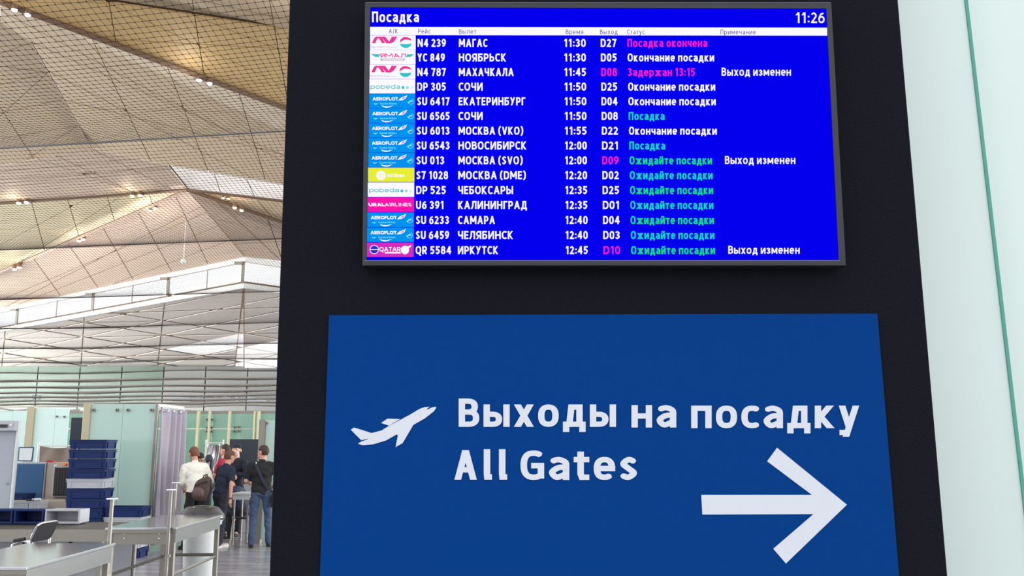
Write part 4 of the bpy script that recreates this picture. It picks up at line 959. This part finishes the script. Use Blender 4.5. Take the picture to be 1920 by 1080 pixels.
# chair behind the foreground table
A = at(71.7, 981.7, 9.3); B = atz(110, 975.8, A.z); Cb = at(54, 1017, 9.3); dn = Cb - A; Bb = B + dn
t = thing('office_chair', 'black padded chair with chrome frame behind the foreground steel table', 'chair', (Cb.x - .1, Cb.y + .2, 0))
wv = (B - A); nrm = wv.cross(dn).normalized(); nrm = nrm if nrm.x > 0 else -nrm
def P2(u, v, o=0): return A + wv * u + dn * v + nrm * o
def rr(o, e=0):
    pts = []
    for (cu, cv, a0) in ((.82, .82, 0), (.18, .82, 90), (.18, .18, 180), (.82, .18, 270)):
        for a in range(0, 91, 30):
            pts.append(P2(cu + (.18 + e) * math.cos(R(a0 + a)), cv + (.18 + e) * math.sin(R(a0 + a)), o))
    return pts
f1, f2 = rr(.012, -.01), rr(-.02, -.01); n = len(f1)
MB().raw(f1 + f2, [tuple(range(n)), tuple(range(2 * n - 1, n - 1, -1))] + [(i, (i + 1) % n, (i + 1) % n + n, i + n) for i in range(n)]).build('backrest', M['pad'], t)
MB().tube(rr(0), .011, 8, close=True).build('back_frame', M['chrome'], t, smooth=True)
mid = (Cb + Bb) / 2; fw = Vector((-wv.y, wv.x, 0)).normalized(); fw = fw if fw.x < 0 else -fw; sd = Vector((wv.x, wv.y, 0)).normalized(); hw_ = wv.length / 2
sc_ = Vector((mid.x, mid.y, .47)) + fw * .22
bm_ = Matrix((sd, fw, Vector((0, 0, 1)))).transposed()
MB().box(sc_, (hw_ * 2, .46, .06), rot=bm_).build('seat', M['pad'], t, bevel=.02)
for s_ in (-1, 1):
    q0 = mid + sd * hw_ * s_; top = Vector((q0.x, q0.y, mid.z + .02)); 
    MB().tube([top, Vector((q0.x, q0.y, .45)) , Vector((q0.x, q0.y, 0)) - fw * .05], .011, 8).build('leg', M['chrome'], t)
    MB().tube([top - Vector((0, 0, .02)) , top + fw * .08, top + fw * .16 - Vector((0, 0, .04)), Vector((q0.x, q0.y, 0)) + fw * .4], .011, 8).build('leg', M['chrome'], t)
    MB().tube([top + fw * .04 + Vector((0, 0, .012)), top + fw * .15 - Vector((0, 0, .005))], .018, 8).build('armrest', M['pad'], t)

# ---------------------------------------------------------------- people
BLOBS = []
def blob(mb, name, m, parent, voxel=.012, smooth=3):
    me = bpy.data.meshes.new('tmp'); me.from_pydata(mb.v, [], mb.f); o = bpy.data.objects.new(name, me); COL.objects.link(o); o.parent = parent
    r = o.modifiers.new('r', 'REMESH'); r.mode = 'VOXEL'; r.voxel_size = voxel; r.use_smooth_shade = True
    s = o.modifiers.new('s', 'SMOOTH'); s.factor = .5; s.iterations = smooth
    BLOBS.append((o, m, smooth)); return o
def bake_blobs():
    dg = bpy.context.evaluated_depsgraph_get(); dg.update()
    new = [bpy.data.meshes.new_from_object(o.evaluated_get(dg)) for o, m, sm in BLOBS]
    for k, ((o, m, sm), me) in enumerate(zip(BLOBS, new)):
        o.modifiers.clear(); me.name = o.name; me.materials.clear(); me.materials.append(m); o.data = me
        if sm >= 6:                                   # cloth folds
            vn = [(v.co.copy(), v.normal.copy()) for v in me.vertices]; out = []
            for q, n_ in vn:
                a = noise.noise(Vector((q.x * 7 + k * 3.1, q.y * 7, q.z * 13 + q.x * 6))) + .5 * noise.noise(Vector((q.x * 16, q.y * 16 + k, q.z * 22)))
                out.extend(q + n_ * (a * .014 + .005))
            me.vertices.foreach_set('co', out); me.update()
HM = {k: mat('hair_' + k, c, .7, noise=.25, scale=60) for k, c in dict(brown=(92, 62, 48), dark=(34, 26, 26), auburn=(120, 74, 54), darkbrown=(62, 46, 40), white=(190, 186, 180)).items()}
CM = {k: mat('cloth_' + k, c, .85, noise=.08, bump=.35, scale=9) for k, c in dict(white=(232, 228, 216), navy=(26, 34, 58), black=(24, 24, 27), trousers=(24, 24, 28), crimson=(168, 36, 66), uniform=(26, 30, 46), charcoal=(42, 44, 56), brown=(74, 58, 54), slate=(46, 56, 80)).items()}
DEN = mat('denim', (60, 78, 106), .85, noise=.35, scale=5, bump=.3)
SHOE = mat('shoe_black', (18, 18, 20), .6); SHW = mat('shoe_white', (222, 220, 216), .6); LIP = mat('lips', (165, 95, 90), .6); EYE = mat('eye', (40, 30, 28), .3)
def person(label, px, py, H, yaw, top, sleeve, bottom, hair, hstyle='short', head=(0, 0), arms=None, feet=((-.1, 0), (.1, 0)), shoe=SHOE, skin='skin', lean=0, pos=None, seated=False, knees=None, build=1.0):
    p = pos or atz(px, py, 0); k = H / 1.76
    t = thing('person', label, 'person', (p.x, p.y, 0), local=True, rz=R(yaw)); t.scale = (k * build if False else k, k, k)
    hz = .93 if not seated else .55
    def U(v):                                   # lean the upper body forward about the hips
        v = Vector(v); q = v - Vector((0, 0, .95)); q = Matrix.Rotation(-R(lean), 3, 'X') @ q
        return q + Vector((0, 0, hz + .02))
    arms = arms or {}
    AR = {}
    for s in (-1, 1):
        sh = U((s * .18 * build, 0, 1.40)); e, w_ = arms.get(s, ((s * .25, -.02, 1.14), (s * .26, .05, .89)))
        AR[s] = (sh, U(e), U(w_))
    LG = {}
    for s, ft in zip((-1, 1), feet):
        hip = Vector((s * .09, 0, hz)); ank = Vector((ft[0], ft[1], .085))
        kn = Vector(knees[0 if s < 0 else 1]) if knees else (hip + ank) / 2 + Vector((s * .005, .03, .02))
        LG[s] = (hip, kn, ank)
    hc = U((0, .02, 1.635)); hm = Matrix.Translation(hc) @ Matrix.Rotation(R(head[0]), 4, 'Z') @ Matrix.Rotation(-R(head[1]), 4, 'X')
    hx = lambda a: (hm @ Vector(a))
    rot = hm.to_3x3()
    b = MB()
    b.ell(hx((0, -.012, .022)), (.075, .095, .098), rot=rot); b.ell(hx((0, .028, -.05)), (.055, .06, .066), rot=rot); b.ell(hx((0, .055, -.085)), (.026, .026, .022), rot=rot)
    b.caps(hx((0, .082, .018)), hx((0, .103, -.018)), .009, .014); b.ell(hx((0, .08, .035)), (.05, .014, .012), rot=rot)
    for s in (-1, 1): b.ell(hx((s * .086, -.008, -.008)), (.014, .02, .032), rot=rot)
    b.caps(U((0, -.01, 1.42)), hx((0, -.012, -.06)), .062, .054)
    b.ell(U((0, 0, 1.33)), (.15, .08, .12)); b.ell(U((0, 0, 1.05)), (.12, .08, .2)); b.ell(U((0, 0, .95)), (.13, .085, .1))
    for s in (-1, 1):
        sh, e, w_ = AR[s]; b.caps(U((0, 0, 1.4)), sh, .06, .05); b.caps(sh, e, .047, .037); b.caps(e, w_, .038, .025)
        d = (w_ - e).normalized(); q = w_ + d * .085; b.caps(w_, w_ + d * .05, .024, .03); b.ell(w_ + d * .055, (.03, .03, .035))
        sdv = d.cross(Vector((0, 1, .1))).normalized(); cu = sdv.cross(d).normalized()
        for i, ln in enumerate((.07, .08, .075, .06)):
            o_ = sdv * (i - 1.5) * .018; a = w_ + d * .075 + o_; m1 = a + d * ln * .5 + cu * .006; b.caps(a, m1, .0085, .008, 8); b.caps(m1, m1 + d * ln * .45 + cu * .018, .008, .0065, 8)
        a = w_ + d * .03 + sdv * -.022 * s; b.caps(a, a + d * .03 - sdv * .025 * s, .011, .009, 8); b.caps(a + d * .03 - sdv * .025 * s, a + d * .06 - sdv * .03 * s, .009, .007, 8)
        hip, kn, ank = LG[s]; b.caps(hip, kn, .07, .05); b.caps(kn, ank, .048, .034); b.caps(ank, ank + Vector((0, .1, -.05)), .034, .026)
    blob(b, 'body', M[skin], t, .0085, 2)
    # shirt
    c = MB(); B_ = build
    c.ell(U((0, 0, 1.31)), (.182 * B_, .118 * B_, .17)); c.ell(U((0, .0, 1.12)), (.158 * B_, .112 * B_, .19)); c.ell(U((0, 0, .99)), (.162 * B_, .118 * B_, .13))
    c.caps(U((-.1, 0, 1.41)), U((.1, 0, 1.41)), .064, .064); c.caps(U((0, -.01, 1.42)), U((0, -.005, 1.475)), .075, .06)
    for s in (-1, 1):
        sh, e, w_ = AR[s]; c.caps(U((s * .1, 0, 1.41)), sh, .07, .062)
        if sleeve == 'short': c.caps(sh, sh.lerp(e, .72), .062, .054)
        elif sleeve == 'rolled': c.caps(sh, e, .062, .05); c.caps(e, e.lerp(w_, .35), .05, .046)
        else: c.caps(sh, e, .062, .05); c.caps(e, e.lerp(w_, .92), .05, .036)
    blob(c, 'shirt', CM[top], t, .014, 6)
    # trousers
    c = MB(); c.ell((0, 0, hz + .02), (.152 * B_, .112 * B_, .1))
    for s in (-1, 1):
        hip, kn, ank = LG[s]; c.caps(hip, kn, .088, .066); c.caps(kn, ank + Vector((0, -.005, .0)), .065, .056)
    blob(c, 'trousers', bottom, t, .014, 6)
    for s in (-1, 1):
        ank = LG[s][2]; c = MB(); c.ell(ank + Vector((0, .0, -.035)), (.045, .06, .048)); c.ell(ank + Vector((s * .008, .12, -.052)), (.046, .085, .033)); c.box(ank + Vector((0, .07, -.074)), (.085, .24, .02))
        blob(c, 'shoe', shoe, t, .01, 2)
    # hair
    HMt = HM[hair]; v = MB().ell((0, 0, 0), (1, 1, 1), 30, 20); out = []
    for q in v.v:
        q = Vector(q); p_ = Vector((q.x * .084, q.y * .104 - .014, q.z * .107 + .026))
        if hstyle == 'none': kp = False
        else: kp = p_.z > -.055 + 1.05 * max(0, p_.y + .045) or (p_.z > .062)
        if abs(p_.x) > .06 and p_.y > -.02 and p_.z < .03: kp = False
        r = 1 + random.uniform(-.012, .014) if kp else .84
        c0 = Vector((0, -.014, .026)); p_ = c0 + (p_ - c0) * r; out.append(hm @ p_)
    h = MB(); h.v = [tuple(q) for q in out]; h.f = v.f; h.mi = v.mi
    if hstyle == 'long':
        for s in (-1, 1):
            h.caps(hx((s * .07, -.01, .04)), hx((s * .088, .0, -.14)), .03, .028); h.caps(hx((s * .088, 0, -.13)), hx((s * .08, .02, -.22)), .028, .016)
        h.caps(hx((0, -.08, .03)), hx((0, -.09, -.17)), .06, .05)
    h.build('hair', HMt, t, smooth=True)
    if hstyle == 'cap':
        c = MB(); c.ell(hx((0, -.015, .085)), (.098, .112, .04), rot=rot); c.ell(hx((0, -.012, .062)), (.088, .108, .03), rot=rot); c.ell(hx((0, .095, .055)), (.055, .045, .008), rot=rot)
        blob(c, 'cap', CM['uniform'], t, .009, 2)
    for s in (-1, 1): MB().ell(hx((s * .03, .079, .012)), (.011, .008, .006), 10, 6, rot).build('eye', EYE, t)
    MB().ell(hx((0, .086, -.05)), (.022, .007, .006), 10, 6, rot).build('mouth', LIP, t)
    t['_AR'] = 0
    return t, AR, hx, U
# man in white shirt (back to us, head bowed)
p1, AR, hx, U = person('man in a long white shirt and black trousers, back turned, head bowed', 362, 1031, 1.80, 42, 'white', 'long', CM['trousers'], 'auburn', lean=15, head=(4, 16), arms={-1: ((-.21, .08, 1.15), (-.1, .27, 1.08)), 1: ((.29, .03, 1.15), (.22, .2, 1.02))}, feet=((-.13, .05), (.08, .25)), build=1.06)
# navy t-shirt man
p2_, AR, hx, U = person('man in a navy t-shirt and dark trousers with one white trainer showing', 421, 1024, 1.73, -38, 'navy', 'short', CM['charcoal'], 'brown', lean=12, head=(-6, 10), arms={1: ((.26, .0, 1.13), (.27, .04, .88)), -1: ((-.27, .05, 1.14), (-.24, .22, 1.02))}, feet=((-.12, .12), (.04, -.02)), shoe=SHW, skin='skin', build=1.04, pos=atz(408, 1028, 0))
w_ = AR[1][2]; d = (AR[1][2] - AR[1][1]).normalized(); c = w_ - d * .015
MB().tube([c - d * .012, c + d * .012], .036, 14).build('watch_strap', CM['brown'], p2_)
# man in black polo
p3, AR3, hx, U = person('man in a black polo shirt and blue jeans with a shoulder bag, looking left', 482, 1025, 1.80, 18, 'black', 'short', DEN, 'darkbrown', head=(52, 3), arms={-1: ((-.27, .0, 1.14), (-.2, .2, 1.1)), 1: ((.3, .02, 1.14), (.22, .2, 1.05))}, feet=((-.13, .02), (.17, .06)), build=1.1, pos=atz(485, 1027, 0))
st = MB(); P_ = [U((-.13, -.03, 1.49)), U((-.1, -.125, 1.40)), U((-.02, -.15, 1.22)), U((.06, -.15, 1.08)), U((.15, -.14, .98)), U((.21, -.1, .92))]
for a, b in zip(P_, P_[1:]):
    n_ = Vector((.022, 0, .012)); o_ = Vector((0, -.006, 0)); st.hexa([a - n_, a + n_, b + n_, b - n_], [a - n_ + o_, a + n_ + o_, b + n_ + o_, b - n_ + o_])
bag = thing('shoulder_bag', 'small black shoulder bag with strap across the man in the black polo', 'bag', tuple(p3.location), local=True, rz=p3.rotation_euler.z); bag.scale = p3.scale
st.build('strap', CM['charcoal'], bag)
MB().tube([P_[0] + Vector((.02, -.03, -.03)), P_[0] + Vector((.03, -.05, -.055))], .02, 10).build('buckle', M['chrome'], bag)
c = MB(); c.ell(U((.24, -.1, .82)), (.09, .06, .14)); c.box(U((.24, -.1, .8)), (.15, .08, .22)); blob(c, 'pouch', CM['black'], bag, .012, 4)
MB().box(U((.24, -.15, .86)), (.11, .02, .07)).build('flap', CM['charcoal'], bag, bevel=.01); MB().ell(U((.27, -.16, .9)), (.03, .012, .035)).build('reflective_tag', M['bgrey'], bag)
# rucksack held between the first two
rp = at(381, 917, 16.2)
rk = thing('rucksack', 'brown rucksack carried low between white-shirted man and navy t-shirt man', 'bag', tuple(rp - Vector((0, 0, .2))), local=True)
c = MB(); c.ell((0, 0, .2), (.17, .12, .19)); c.ell((-.03, 0, .12), (.17, .13, .13)); c.ell((.06, 0, .28), (.1, .1, .14)); blob(c, 'pack_body', CM['brown'], rk, .014, 4)
c = MB(); c.ell((-.04, -.1, .15), (.1, .06, .09)); c.box((-.03, -.1, .13), (.15, .07, .1)); blob(c, 'front_pocket', mat('cloth_brown_light', (96, 78, 74), .8, bump=.3, scale=9), rk, .012, 4)
MB().tube([(-.12, -.09, .26), (-.02, -.14, .3), (.1, -.1, .33)], .008, 6).build('zip_seam', CM['black'], rk); MB().tube([(-.02, 0, .38), (0, 0, .43), (.05, 0, .45), (.08, 0, .38)], .012, 6).build('carry_handle', CM['black'], rk)
MB().tube([(.12, -.04, .36), (.17, -.05, .2), (.12, -.05, .04)], .016, 6).build('shoulder_strap', CM['charcoal'], rk)
# further people
person('dark-haired woman in a brown top bending over behind the white-shirted man', 374, 985, 1.66, -110, 'brown', 'short', CM['charcoal'], 'dark', 'long', head=(10, 32), lean=8, pos=Vector((at(366, 850, 18.6).x, 18.6, 0)), skin='skin')
person('man in a crimson t-shirt looking left beside the silver sheet', 420, 990, 1.82, 78, 'crimson', 'short', CM['charcoal'], 'darkbrown', head=(12, 2), arms={-1: ((-.25, .08, 1.15), (-.2, .3, 1.05)), 1: ((.25, .08, 1.15), (.2, .28, 1.08))}, pos=Vector((at(423, 850, 19.7).x, 19.7, 0)))
pf, AF, hx, U = person('uniformed officer in dark blue with cap, arms folded, facing us', 446, 990, 1.83, 170, 'uniform', 'long', CM['uniform'], 'dark', 'cap', head=(8, 0), arms={-1: ((-.27, .1, 1.17), (.06, .22, 1.17)), 1: ((.27, .1, 1.15), (-.06, .24, 1.12))}, pos=Vector((at(444, 850, 18.95).x, 18.95, 0)), skin='skin2')
MB().ell(U((-.245, .03, 1.33)), (.012, .035, .045)).build('sleeve_badge', M['bgrey'], pf)
person('seated white-haired person in slate blue jacket bent forward behind the white table', 450, 990, 1.72, 62, 'slate', 'long', CM['charcoal'], 'white', 'short', head=(0, 40), lean=34, seated=True, knees=[(-.12, .42, .52), (.12, .42, .52)], feet=((-.12, .45), (.12, .45)), pos=Vector((at(459, 900, 18.1).x, 18.1, 0)))
# capped scanner terminal behind the white shirt
YK = 19.1
t = thing('screening_terminal', 'grey terminal with rounded dark top between the white shirt and crimson shirt', 'terminal', tuple(at(390, 960, YK)))
xa, xb = at(384, 862, YK).x, at(396, 862, YK).x; xm = (xa + xb) / 2; zc = zat(861, YK)
MB().box((xm, YK + .05, zc / 2), (xb - xa + .03, .1, zc)).build('frame', M['panel'], t); MB().box((xm - .01, YK - .01, zc - .22), (xb - xa - .02, .03, .42)).build('front_panel', M['bgrey'], t)
MB().ell((xm, YK + .05, zc - .0), ((xb - xa) / 2 + .015, .1, .1), 20, 12).build('rounded_top', M['panel'], t, smooth=True)
MB().box((xm, YK - .03, zc - .06), (.05, .01, .012)).build('slot', M['dark'], t)

# white table behind and chairs with tubular legs
YW_ = 17.35
z1 = zat(922.5, YW_ + .3)
t = thing('white_table', 'white perforated table between the navy t-shirt man and the black polo man', 'table', tuple(at(450, 990, YW_)))
xa, xb = at(434, 925, YW_).x, at(469, 925, YW_).x
zf = zat(924.5, YW_)
MB().box(((xa + xb) / 2, YW_ + .3, zf - .015), (xb - xa, .6, .03)).build('tabletop', M['white'], t, bevel=.005); MB().box(((xa + xb) / 2, YW_ + .03, zf - .075), (xb - xa - .04, .02, .09)).build('apron', M['white'], t)
for x in (xa + .05, xb - .05):
    for y in (YW_ + .05, YW_ + .55): MB().tube([(x, y, 0), (x, y, zf - .03)], .016, 8).build('leg', M['steelm'], t)
for px, Y, lab in ((450, 17.65, 'black-seated stool with metal legs under the white table'), (386, 17.6, 'metal stool glimpsed behind the brown rucksack')):
    t = thing('metal_stool', lab, 'stool', (at(px, 960, Y).x, Y, 0), 'metal stools by the white table', local=True, rz=.3)
    MB().box((0, 0, .455), (.26, .26, .03)).build('seat', M['pad'], t, bevel=.01)
    for sx in (-1, 1):
        for sy in (-1, 1): MB().tube([(sx * .11, sy * .11, .45), (sx * .15, sy * .15, 0)], .011, 8).build('leg', M['steelm'], t)
# stacked trays under the officer, left of polo man
q = make_bin(M['bblue'], .34, .3, .14); zq = zf - .0
t = thing('tray_stand', 'grey stand with blue trays behind the black polo man', 'stand', tuple(at(457, 980, 19.6)))
MB().box((at(459, 900, 19.6).x, 19.8, .5), (.3, .3, 1.0)).build('cabinet', M['bgrey'], t, bevel=.01); MB().box((at(459, 900, 19.6).x, 19.64, .6), (.24, .02, .3)).build('door', M['white'], t)
q.location = (at(459, 885, 19.6).x, 19.8, 1.0); tag(q, 'small blue tray on the grey stand near the officer, lower of two', 'tray', 'trays on the stand')
q2 = copy_tree(q); q2.location.z += .14; tag(q2, 'small blue tray on the grey stand near the officer, upper of two', 'tray', 'trays on the stand')
# low cable cover strip on the floor behind
pz = atz(460, 997, 0); t = thing('floor_platform', 'low grey platform edge on the floor behind the people', 'platform', (pz.x, pz.y, 0))
MB().box((pz.x, pz.y + 1.2, .02), (3.2, 2.4, .04)).build('deck', M['bgrey'], t); MB().box((pz.x, pz.y - .01, .022), (3.2, .03, .044)).build('edge_strip', CM['brown'], t)

bake_blobs()
